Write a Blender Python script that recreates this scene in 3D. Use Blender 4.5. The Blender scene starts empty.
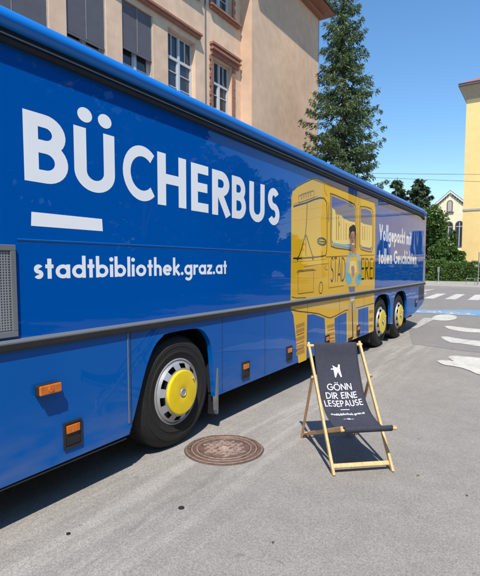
import bpy, bmesh, math, random
from mathutils import Vector, Matrix
from mathutils.geometry import tessellate_polygon
random.seed(7)
sc = bpy.context.scene
C = sc.collection
R = math.radians
PI = math.pi

# ------------------------------------------------------------------ camera
F, CX, CY, HY, VPX, H = 480., 240., 300., 265., 545., 1.63
th = math.atan((CY-HY)/F)
phi = math.atan((VPX-CX)*math.cos(th)/F)
fw = Vector((-math.sin(phi)*math.cos(th), math.cos(phi)*math.cos(th), -math.sin(th)))
rt = Vector((math.cos(phi), math.sin(phi), 0))
up = rt.cross(fw)
cam = bpy.data.cameras.new('camera')
cam.sensor_fit = 'HORIZONTAL'; cam.sensor_width = 36; cam.lens = 36*F/480
cam.shift_y = (CY-288)/480
cam.clip_start = .05; cam.clip_end = 3000
camo = bpy.data.objects.new('camera', cam); C.objects.link(camo)
camo.matrix_world = Matrix(((rt.x, up.x, -fw.x, 0), (rt.y, up.y, -fw.y, 0), (rt.z, up.z, -fw.z, H), (0, 0, 0, 1)))
sc.camera = camo

def ray(x, y): return fw + rt*((x-CX)/F) - up*((y-CY)/F)
BX = -2.69                                   # x of the bus side
def side(x, y, X=BX):                        # survey of the photo: point of the wall plane x = X
    r = ray(x, y); t = X/r.x; return (r.y*t, H+r.z*t)
def ground(x, y):
    r = ray(x, y); t = -H/r.z; return (r.x*t, r.y*t)

# ------------------------------------------------------------------ world and sun
SUN = Vector((.33, -.55, 1)).normalized()    # towards the sun
w = bpy.data.worlds.new('World'); sc.world = w; w.use_nodes = True
nt = w.node_tree; nt.nodes.clear()
sky = nt.nodes.new('ShaderNodeTexSky'); sky.sky_type = 'NISHITA'; sky.sun_disc = False
sky.sun_elevation = math.asin(SUN.z); sky.sun_rotation = math.atan2(SUN.x, SUN.y)
sky.air_density = 1.25; sky.dust_density = .05; sky.ozone_density = 4; sky.altitude = 300
bg = nt.nodes.new('ShaderNodeBackground'); bg.inputs[1].default_value = .15
ow = nt.nodes.new('ShaderNodeOutputWorld')
hs = nt.nodes.new('ShaderNodeHueSaturation'); hs.inputs['Saturation'].default_value = 1.18
nt.links.new(sky.outputs[0], hs.inputs['Color']); nt.links.new(hs.outputs[0], bg.inputs[0]); nt.links.new(bg.outputs[0], ow.inputs[0])
sun = bpy.data.lights.new('sun', 'SUN'); sun.energy = 4.7; sun.angle = R(.53); sun.color = (1, .94, .86)
so = bpy.data.objects.new('sun', sun); C.objects.link(so)
so.rotation_euler = SUN.to_track_quat('Z', 'Y').to_euler()
vs = sc.view_settings; sc.display_settings.display_device = 'sRGB'
vs.view_transform = 'Standard'; vs.look = 'None'; vs.gamma = 1; vs.use_curve_mapping = False; vs.exposure = 0.32
sc.cycles.max_bounces = 8
sc.render.engine = 'CYCLES'

# ------------------------------------------------------------------ materials
def mat(name, col, rough=.6, metal=0, spec=.5, coat=0, noise=0, nscale=8, bump=0, bscale=60, stretch=(1, 1, 1), noise2=0, n2scale=1.2):
    m = bpy.data.materials.new(name); m.use_nodes = True
    n = m.node_tree; b = n.nodes['Principled BSDF']
    b.inputs['Base Color'].default_value = (*col, 1); b.inputs['Roughness'].default_value = rough
    b.inputs['Metallic'].default_value = metal; b.inputs['Specular IOR Level'].default_value = spec
    b.inputs['Coat Weight'].default_value = coat; b.inputs['Coat Roughness'].default_value = .02
    tc = n.nodes.new('ShaderNodeTexCoord'); mp = n.nodes.new('ShaderNodeMapping')
    mp.inputs['Scale'].default_value = stretch; n.links.new(tc.outputs['Object'], mp.inputs[0])
    if noise or noise2:
        last = None
        for amt, scl, det in ((noise, nscale, 8), (noise2, n2scale, 4)):
            if not amt: continue
            t = n.nodes.new('ShaderNodeTexNoise'); t.inputs['Scale'].default_value = scl; t.inputs['Detail'].default_value = det
            n.links.new(mp.outputs[0], t.inputs[0])
            r = n.nodes.new('ShaderNodeMapRange'); r.inputs[1].default_value = .3; r.inputs[2].default_value = .7
            r.inputs[3].default_value = 1-amt; r.inputs[4].default_value = 1+amt
            n.links.new(t.outputs[0], r.inputs[0])
            if last is None: last = r.outputs[0]
            else:
                mu = n.nodes.new('ShaderNodeMath'); mu.operation = 'MULTIPLY'
                n.links.new(last, mu.inputs[0]); n.links.new(r.outputs[0], mu.inputs[1]); last = mu.outputs[0]
        h = n.nodes.new('ShaderNodeMix'); h.data_type = 'RGBA'; h.blend_type = 'MULTIPLY'; h.inputs[0].default_value = 1
        h.inputs[6].default_value = (*col, 1)
        cb = n.nodes.new('ShaderNodeCombineColor')
        for i in range(3): n.links.new(last, cb.inputs[i])
        n.links.new(cb.outputs[0], h.inputs[7]); n.links.new(h.outputs[2], b.inputs['Base Color'])
    if bump:
        t = n.nodes.new('ShaderNodeTexNoise'); t.inputs['Scale'].default_value = bscale; t.inputs['Detail'].default_value = 6
        n.links.new(mp.outputs[0], t.inputs[0])
        bp = n.nodes.new('ShaderNodeBump'); bp.inputs['Strength'].default_value = bump; bp.inputs['Distance'].default_value = .02
        n.links.new(t.outputs[0], bp.inputs['Height']); n.links.new(bp.outputs[0], b.inputs['Normal'])
    return m

def paint(name, col, rough=.35, wob=.05, dirt=False, cior=1.36):
    """glossy vehicle paint: clear coat over paint, panels faintly wavy"""
    m = mat(name, col, rough, coat=1, noise2=.05, n2scale=.8)
    n = m.node_tree; b = n.nodes['Principled BSDF']
    b.inputs['Coat IOR'].default_value = cior; b.inputs['Specular IOR Level'].default_value = .0
    tc = n.nodes.new('ShaderNodeTexCoord')
    t = n.nodes.new('ShaderNodeTexNoise'); t.inputs['Scale'].default_value = 1.6; t.inputs['Detail'].default_value = 1
    n.links.new(tc.outputs['Object'], t.inputs[0])
    bp = n.nodes.new('ShaderNodeBump'); bp.inputs['Strength'].default_value = wob; bp.inputs['Distance'].default_value = .05
    n.links.new(t.outputs[0], bp.inputs['Height']); n.links.new(bp.outputs[0], b.inputs['Coat Normal'])
    if dirt:      # road film thrown up from the wheels: thin dusty patches that get rarer with height
        se = n.nodes.new('ShaderNodeSeparateXYZ'); n.links.new(tc.outputs['Object'], se.inputs[0])
        r = n.nodes.new('ShaderNodeMapRange'); r.inputs[1].default_value = .28; r.inputs[2].default_value = .75; r.inputs[3].default_value = .34; r.inputs[4].default_value = .0
        n.links.new(se.outputs[2], r.inputs[0])
        mp = n.nodes.new('ShaderNodeMapping'); mp.inputs['Scale'].default_value = (1, .6, 2); n.links.new(tc.outputs['Object'], mp.inputs[0])
        t2 = n.nodes.new('ShaderNodeTexNoise'); t2.inputs['Scale'].default_value = 5; t2.inputs['Detail'].default_value = 8; n.links.new(mp.outputs[0], t2.inputs[0])
        r2 = n.nodes.new('ShaderNodeMapRange'); r2.inputs[1].default_value = .35; r2.inputs[2].default_value = .7; n.links.new(t2.outputs[0], r2.inputs[0])
        mu = n.nodes.new('ShaderNodeMath'); mu.operation = 'MULTIPLY'; n.links.new(r.outputs[0], mu.inputs[0]); n.links.new(r2.outputs[0], mu.inputs[1])
        mx = n.nodes.new('ShaderNodeMix'); mx.data_type = 'RGBA'; n.links.new(mu.outputs[0], mx.inputs[0])
        src = b.inputs['Base Color'].links[0].from_socket; n.links.new(src, mx.inputs[6]); mx.inputs[7].default_value = (.20, .21, .22, 1)
        n.links.new(mx.outputs[2], b.inputs['Base Color'])
    return m

def leafmat(name, c1, c2, c3, trans=.25):
    m = bpy.data.materials.new(name); m.use_nodes = True
    n = m.node_tree; b = n.nodes['Principled BSDF']
    g = n.nodes.new('ShaderNodeNewGeometry'); cr = n.nodes.new('ShaderNodeValToRGB')
    cr.color_ramp.elements[0].color = (*c1, 1); cr.color_ramp.elements[1].color = (*c3, 1)
    e = cr.color_ramp.elements.new(.5); e.color = (*c2, 1)
    n.links.new(g.outputs['Random Per Island'], cr.inputs[0]); n.links.new(cr.outputs[0], b.inputs['Base Color'])
    b.inputs['Roughness'].default_value = .5
    tr = n.nodes.new('ShaderNodeBsdfTranslucent'); n.links.new(cr.outputs[0], tr.inputs[0])
    mx = n.nodes.new('ShaderNodeMixShader'); mx.inputs[0].default_value = trans
    n.links.new(b.outputs[0], mx.inputs[1]); n.links.new(tr.outputs[0], mx.inputs[2])
    n.links.new(mx.outputs[0], n.nodes['Material Output'].inputs[0])
    return m

M = {}
M['blue'] = paint('blue_paint', (.0, .088, .40))
M['skirt'] = paint('blue_skirt_paint', (.0, .100, .40), wob=.09, dirt=True, cior=1.28)
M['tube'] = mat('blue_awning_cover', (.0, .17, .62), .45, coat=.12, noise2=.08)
M['white'] = paint('white_vinyl', (.88, .92, .96), .4)
M['yellow_print'] = paint('yellow_vinyl', (.75, .44, .020), .4)
M['yellow_dark'] = paint('ochre_vinyl', (.42, .23, .03), .4)
M['yellow_light'] = paint('pale_yellow_vinyl', (.86, .66, .22), .4)
M['ink'] = paint('black_ink_vinyl', (.03, .025, .03), .4)
M['grey_print_reflection'] = paint('grey_vinyl_and_reflection', (.13, .16, .26), .4)  # trouser print; also the building reflection painted into the drawn windows
M['red_print'] = paint('red_stripe_vinyl', (.35, .10, .03), .4)
M['skin_print'] = paint('skin_vinyl', (.42, .22, .13), .4)
M['hair_print'] = mat('hair_vinyl', (.016, .009, .008), .6)
M['trouser_print'] = paint('tan_vinyl', (.58, .37, .08), .4)
M['cyan_pale'] = paint('pale_blue_vinyl', (.30, .44, .50), .4)
M['cyan_print'] = paint('light_blue_vinyl', (.12, .42, .56), .4)
M['rubber'] = mat('black_rubber', (.018, .018, .020), .55, noise=.15)
M['tyre'] = mat('tyre_rubber', (.012, .0115, .0115), .8, noise=.2, nscale=20, bump=.2, bscale=90)
M['dark'] = mat('dark_void', (.012, .012, .014), .9)
M['greystrip'] = mat('grey_aluminium_strip', (.27, .29, .31), .4, .5)
M['grille'] = mat('grille_grey', (.36, .38, .40), .45, .4)
M['silver'] = mat('silver_wheel_paint', (.43, .435, .44), .42, .5, noise=.14, nscale=9)
M['capyellow'] = mat('yellow_hub_paint', (.80, .58, .003), .4, coat=.25, noise=.05, nscale=12, noise2=.06, n2scale=3)
M['amber'] = mat('amber_plastic', (.60, .14, .004), .25, coat=.6, noise=.25, nscale=60, stretch=(1, 1, .2))
M['flap'] = mat('grey_flap', (.17, .175, .18), .6, noise=.2)
M['wood'] = mat('pine_wood', (.62, .40, .17), .5, noise=.18, nscale=6, stretch=(9, 9, 1.5), noise2=.08)
M['woodred'] = mat('beech_wood', (.55, .31, .14), .5, noise=.2, nscale=6, stretch=(6, 6, 2))
M['fabric'] = mat('navy_canvas', (.033, .035, .052), .85, noise=.12, nscale=40, bump=.25, bscale=500, noise2=.10, n2scale=5)
M['chairwhite'] = mat('white_screen_print', (.72, .72, .76), .8)
M['rust'] = mat('rusty_iron', (.15, .092, .070), .65, .2, noise=.35, nscale=25, bump=.4, bscale=120)
M['rustlight'] = mat('worn_iron', (.42, .31, .25), .55, .3, noise=.35, nscale=30, bump=.4, bscale=120)
M['lampgrey'] = mat('galvanised_steel', (.35, .36, .36), .5, .6)
def worn(name, col, under=(.24, .22, .20), lo=.60, hi=.70):
    m = mat(name, col, .85, noise=.10, nscale=30, noise2=.10, n2scale=1.5)
    n = m.node_tree; b = n.nodes['Principled BSDF']; tc = n.nodes.new('ShaderNodeTexCoord')
    t = n.nodes.new('ShaderNodeTexNoise'); t.inputs['Scale'].default_value = 7; t.inputs['Detail'].default_value = 12; t.inputs['Roughness'].default_value = .75
    n.links.new(tc.outputs['Object'], t.inputs[0])
    r = n.nodes.new('ShaderNodeMapRange'); r.inputs[1].default_value = lo; r.inputs[2].default_value = hi; n.links.new(t.outputs[0], r.inputs[0])
    mx = n.nodes.new('ShaderNodeMix'); mx.data_type = 'RGBA'; n.links.new(r.outputs[0], mx.inputs[0])
    n.links.new(b.inputs['Base Color'].links[0].from_socket, mx.inputs[6]); mx.inputs[7].default_value = (*under, 1)
    n.links.new(mx.outputs[2], b.inputs['Base Color']); return m
M['markwhite'] = worn('road_paint_white', (.52, .505, .45), lo=.52, hi=.68)
M['markgrey'] = worn('worn_road_paint', (.42, .41, .39), lo=.45, hi=.62)
M['markblue'] = worn('road_paint_blue', (.14, .28, .44), lo=.52, hi=.72)
M['stucco'] = mat('tan_stucco', (.71, .50, .335), .9, noise=.09, nscale=3, noise2=.10, n2scale=.5, bump=.15, bscale=40)
M['stucco2'] = mat('rosy_tan_stucco', (.66, .45, .305), .9, noise=.08, nscale=3, noise2=.10, n2scale=.4, bump=.15, bscale=40)
M['terra'] = mat('terracotta_trim', (.32, .145, .095), .8, noise=.2, nscale=12)
M['winwhite'] = mat('window_frame_paint', (.52, .54, .55), .5)
M['glass'] = mat('window_glass', (.03, .035, .045), .06, spec=.8)
M['blind'] = mat('grey_blind', (.135, .13, .145), .6, noise=.06, nscale=4)
M['curtain'] = mat('white_curtain', (.55, .58, .62), .8)
M['yellowwall'] = mat('yellow_stucco', (.86, .62, .255), .9, noise=.04, nscale=2, noise2=.05, n2scale=.3)
M['palewall'] = mat('pale_yellow_stucco', (.82, .74, .50), .9, noise2=.05)
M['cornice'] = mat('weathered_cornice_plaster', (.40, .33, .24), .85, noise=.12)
M['white_plaster'] = mat('white_plaster', (.75, .74, .70), .8)
M['stone'] = mat('grey_stone_trim', (.42, .39, .34), .85, noise=.12)
M['darkstone'] = mat('dark_stone_trim', (.10, .09, .10), .85)
M['tiles'] = mat('red_roof_tiles', (.34, .11, .07), .8, noise=.25, nscale=10)
M['greyroof'] = mat('grey_roof', (.22, .22, .23), .8, noise=.15)
M['zinc'] = mat('zinc_gutter', (.12, .13, .14), .5, .5)
M['bark'] = mat('bark', (.10, .075, .055), .9, noise=.3, nscale=14, bump=.5, bscale=30)
M['fir'] = leafmat('fir_needles', (.035, .062, .032), (.075, .130, .046), (.17, .225, .070), .28)
M['pine'] = leafmat('pine_needles', (.022, .046, .022), (.050, .088, .034), (.10, .135, .052), .18)
M['leaf'] = leafmat('green_leaves', (.036, .092, .018), (.085, .165, .032), (.15, .235, .055), .36)
M['hedge'] = leafmat('hedge_leaves', (.045, .105, .020), (.11, .195, .040), (.20, .30, .075), .35)

def asphalt(name, base, streak=True, coarse=1.0):
    m = bpy.data.materials.new(name); m.use_nodes = True
    n = m.node_tree; L = n.links.new; b = n.nodes['Principled BSDF']; b.inputs['Roughness'].default_value = .88
    tc = n.nodes.new('ShaderNodeTexCoord')
    def noise(sc_, det, scale3=(1, 1, 1), rough=.5):
        mp = n.nodes.new('ShaderNodeMapping'); mp.inputs['Scale'].default_value = scale3; L(tc.outputs['Object'], mp.inputs[0])
        t = n.nodes.new('ShaderNodeTexNoise'); t.inputs['Scale'].default_value = sc_; t.inputs['Detail'].default_value = det
        t.inputs['Roughness'].default_value = rough
        L(mp.outputs[0], t.inputs[0]); return t.outputs[0]
    def rng(s, a, b_, lo, hi):
        r = n.nodes.new('ShaderNodeMapRange'); r.inputs[1].default_value = a; r.inputs[2].default_value = b_
        r.inputs[3].default_value = lo; r.inputs[4].default_value = hi; L(s, r.inputs[0]); return r.outputs[0]
    def mul(a, b_):
        q = n.nodes.new('ShaderNodeMath'); q.operation = 'MULTIPLY'; L(a, q.inputs[0]); L(b_, q.inputs[1]); return q.outputs[0]
    vo = n.nodes.new('ShaderNodeTexVoronoi'); vo.inputs['Scale'].default_value = 170*coarse; L(tc.outputs['Object'], vo.inputs[0])
    vc = n.nodes.new('ShaderNodeSeparateColor'); L(vo.outputs['Color'], vc.inputs[0])
    v = rng(vc.outputs[0], 0, 1, .72, 1.28)
    v = mul(v, rng(noise(260*coarse, 2), .35, .65, .84, 1.13))
    v = mul(v, rng(noise(38, 3), .62, .72, 1, .86)); v = mul(v, rng(noise(52, 2), .64, .72, 1, 1.22))
    v = mul(v, rng(noise(.55, 5), .3, .7, .93, 1.07))
    v = mul(v, rng(noise(5, 5), .3, .7, .93, 1.06))
    if streak:      # tyre-polished, dusty strip running along the kerb side of the bus
        se = n.nodes.new('ShaderNodeSeparateXYZ'); L(tc.outputs['Object'], se.inputs[0])
        s1 = rng(noise(3.0, 6, (2.6, .16, 1), .6), .46, .60, 0, 1)
        band = mul(rng(se.outputs[0], -3.2, -2.5, 0, 1), rng(se.outputs[0], -2.05, -1.45, 1, 0))
        add = n.nodes.new('ShaderNodeMath'); add.operation = 'MULTIPLY_ADD'
        L(mul(s1, band), add.inputs[0]); add.inputs[1].default_value = .25; add.inputs[2].default_value = 1
        v = mul(v, add.outputs[0])
        # a narrow darker repair seam
        sp = noise(1.3, 3, (1, .3, 1))
        se2 = n.nodes.new('ShaderNodeMath'); se2.operation = 'MULTIPLY_ADD'; L(sp, se2.inputs[0]); se2.inputs[1].default_value = .9
        L(se.outputs[0], se2.inputs[2])
        ab = n.nodes.new('ShaderNodeMath'); ab.operation = 'ADD'; L(se2.outputs[0], ab.inputs[0]); ab.inputs[1].default_value = 1.72
        aa = n.nodes.new('ShaderNodeMath'); aa.operation = 'ABSOLUTE'; L(ab.outputs[0], aa.inputs[0])
        v = mul(v, rng(aa.outputs[0], .0, .035, .86, 1))
    # scattered small dark spots
    sp = rng(noise(9, 2), .70, .76, 1, .72)
    v = mul(v, sp)
    mx = n.nodes.new('ShaderNodeMix'); mx.data_type = 'RGBA'; mx.blend_type = 'MULTIPLY'; mx.inputs[0].default_value = 1
    mx.inputs[6].default_value = (*base, 1)
    cb = n.nodes.new('ShaderNodeCombineColor')
    for i in range(3): L(v, cb.inputs[i])
    L(cb.outputs[0], mx.inputs[7]); L(mx.outputs[2], b.inputs['Base Color'])
    bp = n.nodes.new('ShaderNodeBump'); bp.inputs['Strength'].default_value = .22; bp.inputs['Distance'].default_value = .004
    L(vo.outputs['Distance'], bp.inputs['Height']); L(bp.outputs[0], b.inputs['Normal'])
    return m
M['asphalt'] = asphalt('weathered_asphalt', (.255, .238, .212))
M['asphalt2'] = asphalt('darker_asphalt', (.215, .202, .185), False)
M['pavement'] = asphalt('pavement_asphalt', (.33, .315, .285), False)

# ------------------------------------------------------------------ object helpers
def link(name, verts, faces, m, parent=None, smooth=False, mats=None, fmat=None):
    me = bpy.data.meshes.new(name); me.from_pydata([tuple(v) for v in verts], [], faces)
    for mm in (mats or [m]): me.materials.append(mm)
    if fmat: me.polygons.foreach_set('material_index', fmat)
    if smooth: me.polygons.foreach_set('use_smooth', [True]*len(me.polygons))
    me.update()
    o = bpy.data.objects.new(name, me); C.objects.link(o)
    if parent: o.parent = parent; o.matrix_parent_inverse = Matrix.Translation(-parent.location) @ Matrix()
    return o
def empty(name, loc, label, cat, group=None):
    o = bpy.data.objects.new(name, None); C.objects.link(o); o.location = loc; o.empty_display_size = .3
    tag(o, label, cat, group); return o
def tag(o, label, cat, group=None):
    o['label'] = label; o['category'] = cat
    if group: o['group'] = group
    return o
def struct(o): o['kind'] = 'structure'; return o

class MB:
    def __init__(s): s.v = []; s.f = []
    def add(s, vs, fs):
        k = len(s.v); s.v += [tuple(v) for v in vs]; s.f += [tuple(i+k for i in f) for f in fs]; return s
    def box(s, x0, x1, y0, y1, z0, z1):
        return s.add([(x0, y0, z0), (x1, y0, z0), (x1, y1, z0), (x0, y1, z0), (x0, y0, z1), (x1, y0, z1), (x1, y1, z1), (x0, y1, z1)],
                     [(0, 3, 2, 1), (4, 5, 6, 7), (0, 1, 5, 4), (1, 2, 6, 5), (2, 3, 7, 6), (3, 0, 4, 7)])
    def tube(s, a, b, r, r2=None, n=12, cap=True, flat=1):
        a = Vector(a); b = Vector(b); d = (b-a).normalized(); r2 = r if r2 is None else r2
        x = d.cross(Vector((0, 0, 1)) if abs(d.z) < .9 else Vector((1, 0, 0))).normalized(); y = d.cross(x)
        vs = []
        for p, rr in ((a, r), (b, r2)):
            for i in range(n):
                t = 2*PI*i/n; vs.append(p+x*math.cos(t)*rr+y*math.sin(t)*rr*flat)
        fs = [(i, (i+1) % n, n+(i+1) % n, n+i) for i in range(n)]
        if cap: fs += [tuple(range(n))[::-1], tuple(range(n, 2*n))]
        return s.add(vs, fs)
    def extr(s, pts, fn, d0, d1):
        """closed outline pts (u,v) extruded between depths d0,d1; fn(u,v,d)->xyz"""
        n = len(pts)
        vs = [fn(u, v, d0) for u, v in pts]+[fn(u, v, d1) for u, v in pts]
        return s.add(vs, [tuple(range(n)), tuple(range(2*n-1, n-1, -1))]+[(i, n+i, n+(i+1) % n, (i+1) % n) for i in range(n)])
    def lathe(s, prof, o, axis, n=48, close=False):
        """prof (r, d) pairs; axis unit vector; centre o"""
        o = Vector(o); ax = Vector(axis); x = ax.cross(Vector((0, 0, 1)) if abs(ax.z) < .9 else Vector((1, 0, 0))).normalized(); y = ax.cross(x)
        vs = []
        for r, d in prof:
            for i in range(n):
                t = 2*PI*i/n; vs.append(o+ax*d+x*math.cos(t)*r+y*math.sin(t)*r)
        fs = [(k*n+i, k*n+(i+1) % n, (k+1)*n+(i+1) % n, (k+1)*n+i) for k in range(len(prof)-1) for i in range(n)]
        return s.add(vs, fs)
    def build(s, name, m, parent=None, smooth=False, bevel=0):
        o = link(name, s.v, s.f, m, parent, smooth)
        bm = bmesh.new(); bm.from_mesh(o.data); bmesh.ops.recalc_face_normals(bm, faces=bm.faces); bm.to_mesh(o.data); bm.free()
        if smooth:
            mod = o.modifiers.new('split', 'EDGE_SPLIT'); mod.split_angle = R(38)
        if bevel:
            b = o.modifiers.new('bevel', 'BEVEL'); b.width = bevel; b.segments = 2; b.limit_method = 'ANGLE'
        return o

# ------------------------------------------------------------------ stroke lettering (geometric sans drawn by hand)
def arc(cx, cy, rx, ry, a0, a1, n=None):
    n = n or max(4, int(abs(a1-a0)/12))
    return [(cx+rx*math.cos(R(a0+(a1-a0)*i/n)), cy+ry*math.sin(R(a0+(a1-a0)*i/n))) for i in range(n+1)]
def glyph(ch, w):
    """strokes (list of (pts, closed)) and advance width; cap height 1"""
    h = w/2; X = .64; A = 1.06            # x-height, ascender
    L = []
    def s(*p): L.append((list(p), False))
    def c(p): L.append((p, True))
    def dot(x, y, r=None): c(arc(x, y, (r or h*1.15), (r or h*1.15), 0, 348, 20)); L[-1] = (L[-1][0], 'dot')
    def bowlR(x0, x1, y0, y1):            # D-like bowl, from x0 to x1
        r = (y1-y0)/2; rx = min(r, x1-x0)
        return [(x0, y1), (x1-rx, y1)]+arc(x1-rx, (y0+y1)/2, rx, r, 90, -90)[1:]+[(x0, y0)]
    def ess(W, T):
        r = (T-2*h)/4; y1 = T-h-r; y2 = h+r; rx = W/2-h
        return arc(W/2, y1, rx*.92, r, 32, 270, 16)+arc(W/2, y2, rx, r, 90, -150, 16)[1:]
    if ch in 'BR':
        W = .60
        s((h, 0), (h, 1))
        s(*bowlR(h, W-h-.03, .53, 1-h))
        if ch == 'B': s(*bowlR(h, W-h, h, .53))
        else: s((h+.15, .50), (W-h*.7, 0))
    elif ch == 'P': W = .54; s((h, 0), (h, 1)); s(*bowlR(h, W-h, .46, 1-h))
    elif ch == 'D': W = .74; s((h, 0), (h, 1)); s(*bowlR(h, W-h, h, 1-h))
    elif ch in 'UÜ':
        W = .66; r = W/2-h
        s((h, 1), *arc(W/2, h+r, r, r, 180, 360, 18), (W-h, 1))
        if ch == 'Ü': dot(W*.27, 1.205, .115); dot(W*.76, 1.205, .115)
    elif ch == 'C': W = .82; s(*arc(.5, .5, .5-h, .5-h, 48, 312, 26))
    elif ch == 'G': W = .90; s(*arc(.5, .5, .5-h, .5-h, 42, 352, 30)); s((.52, .5-h*.2), (.97, .5-h*.2))
    elif ch in 'OÖ':
        W = .98; c(arc(.5, .5, .5-h, .5-h, 0, 348, 30))
        if ch == 'Ö': dot(.32, 1.17, .085); dot(.66, 1.17, .085)
    elif ch == 'H': W = .68; s((h, 0), (h, 1)); s((W-h, 0), (W-h, 1)); s((h, .52), (W-h, .52))
    elif ch == 'E': W = .50; s((h, 0), (h, 1)); s((h, 1-h), (W, 1-h)); s((h, .52), (W-.03, .52)); s((h, h), (W, h))
    elif ch == 'L': W = .46; s((h, 0), (h, 1)); s((h, h), (W, h))
    elif ch == 'T': W = .52; s((W/2, 0), (W/2, 1)); s((0, 1-h), (W, 1-h))
    elif ch == 'I': W = w; s((h, 0), (h, 1))
    elif ch == 'N': W = .76; s((h, 0), (h, 1)); s((W-h, 0), (W-h, 1)); s((h*.9, 1-h*.6), (W-h*.9, h*.6))
    elif ch == 'A': W = .74; s((h*.8, 0), (W/2, 1-h*.4)); s((W-h*.8, 0), (W/2, 1-h*.4)); s((.17, .30), (W-.17, .30))
    elif ch == 'S': W = .54; s(*ess(W, 1))
    elif ch == 'V': W = .74; s((h*.8, 1), (W/2, h*.4)); s((W-h*.8, 1), (W/2, h*.4))
    elif ch == 'a': W = X; c(arc(X/2, X/2, X/2-h, X/2-h, 0, 345, 24)); s((X-h, 0), (X-h, X))
    elif ch in 'dbpg':
        W = X; c(arc(X/2, X/2, X/2-h, X/2-h, 0, 345, 24))
        if ch == 'd': s((X-h, 0), (X-h, A))
        if ch == 'b': s((h, 0), (h, A))
        if ch == 'p': s((h, -.30), (h, X))
        if ch == 'g': s((X-h, X), (X-h, -.02), *arc(X/2, -.05, X/2-h, .22, 0, -150, 10)[1:])
    elif ch == 'o': W = X; c(arc(X/2, X/2, X/2-h, X/2-h, 0, 345, 24))
    elif ch == 'c': W = X*.82; s(*arc(X/2, X/2, X/2-h, X/2-h, 48, 312, 20))
    elif ch == 'e': W = X; s((h, X*.5), (X-h*.6, X*.5)); s(*arc(X/2, X/2, X/2-h, X/2-h, 0, 315, 22))
    elif ch == 's': W = .38; s(*ess(W, X))
    elif ch == 't': W = .34; s((W/2, 0), (W/2, .90)); s((0, X-h), (W, X-h))
    elif ch == 'i': W = w; s((h, 0), (h, X)); dot(h, .90, w*.66)
    elif ch == 'l': W = w; s((h, 0), (h, A))
    elif ch in 'hn': W = .52; s((h, 0), (h, A if ch == 'h' else X)); s((h, X*.45), *arc(W/2, X-h-(W/2-h), W/2-h, W/2-h, 180, 0, 14)[0:], (W-h, 0))
    elif ch == 'm':
        W = .86; q = (W-w)/4
        s((h, 0), (h, X))
        s((h, X*.45), *arc(h+q, X-h-q, q, q, 180, 0, 10), (h+2*q, 0)); s((h+2*q, X*.45), *arc(h+3*q, X-h-q, q, q, 180, 0, 10), (h+4*q, 0))
    elif ch == 'k': W = .52; s((h, 0), (h, A)); s((h, .28), (W-.06, X)); s((h+.10, .34), (W-h*.4, 0))
    elif ch == 'r': W = .36; s((h, 0), (h, X)); s((h, X*.5), *arc(W-.02, X-h-.16, W-.02-h, .16, 180, 75, 8))
    elif ch == 'z': W = .46; s((.02, X-h), (W, X-h)); s((h*.5, h*.9), (W-h*.5, X-h*.9)); s((0, h), (W, h))
    elif ch == '.': W = w; dot(h, h*1.1, w*.6)
    elif ch == ' ': W = .26
    else: W = .3
    return L, W
def stroke(pts, w, closed):
    """quad strip along a polyline with mitred joins -> list of (left,right)"""
    if closed == 'dot':
        return None
    n = len(pts); out = []
    for i in range(n):
        p = Vector(pts[i])
        if closed: a = Vector(pts[i-1]); b = Vector(pts[(i+1) % n])
        else: a = Vector(pts[i-1]) if i else None; b = Vector(pts[i+1]) if i < n-1 else None
        d1 = (p-a).normalized() if a is not None and (p-a).length > 1e-6 else None
        d2 = (b-p).normalized() if b is not None and (b-p).length > 1e-6 else None
        d1 = d1 or d2; d2 = d2 or d1
        n1 = Vector((-d1.y, d1.x)); n2 = Vector((-d2.y, d2.x)); m = (n1+n2)
        if m.length < .2: m = n1
        m.normalize(); k = min(1/max(m.dot(n1), .4), 1.8)
        out.append((p+m*w/2*k, p-m*w/2*k))
    return out
def lettering(items, w, fn, name, m, parent, d0=.0007, sub=0):
    word = []
    for it in list(items)+[(' ',)]:      # every printed word is a part of its own
        if it[0] == ' ':
            if word: letter_word(word, w, fn, name, m, parent, d0, sub)
            word = []
        else: word.append(it)
def letter_word(items, w, fn, name, m, parent, d0, sub):
    """items: (char, x, y, sx, sy); fn(u,v,d) -> xyz"""
    mb = MB(); k = 0
    for ch, ox, oy, sx, sy in items:
        for pts, closed in glyph(ch, w)[0]:
            d = d0+(k % 9)*.00005; k += 1
            if closed == 'dot':
                mb.add([fn(ox+x*sx, oy+y*sy, d) for x, y in pts], [tuple(range(len(pts)))]); continue
            if sub:
                q = []
                for a, b in zip(pts, pts[1:]):
                    for j in range(sub): q.append((a[0]+(b[0]-a[0])*j/sub, a[1]+(b[1]-a[1])*j/sub))
                pts = q+[pts[-1]]
            lr = stroke(pts, w, closed); n = len(lr)
            vs = []
            for l, r in lr: vs += [fn(ox+l.x*sx, oy+l.y*sy, d), fn(ox+r.x*sx, oy+r.y*sy, d)]
            fs = [(2*i, 2*i+1, 2*i+3, 2*i+2) for i in range(n-1)]
            if closed: fs.append((2*n-2, 2*n-1, 1, 0))
            mb.add(vs, fs)
    return link(name, mb.v, mb.f, m, parent)
def layout(text, w, u0, u1, v0, sy, gap=.10):
    """fit a word between u0 and u1 -> items"""
    x = 0; pos = []
    for ch in text:
        W = glyph(ch, w)[1]; pos.append((ch, x)); x += W+gap
    tot = x-gap; s = (u1-u0)/tot
    return [(ch, u0+p*s, v0, s, sy) for ch, p in pos]

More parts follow.
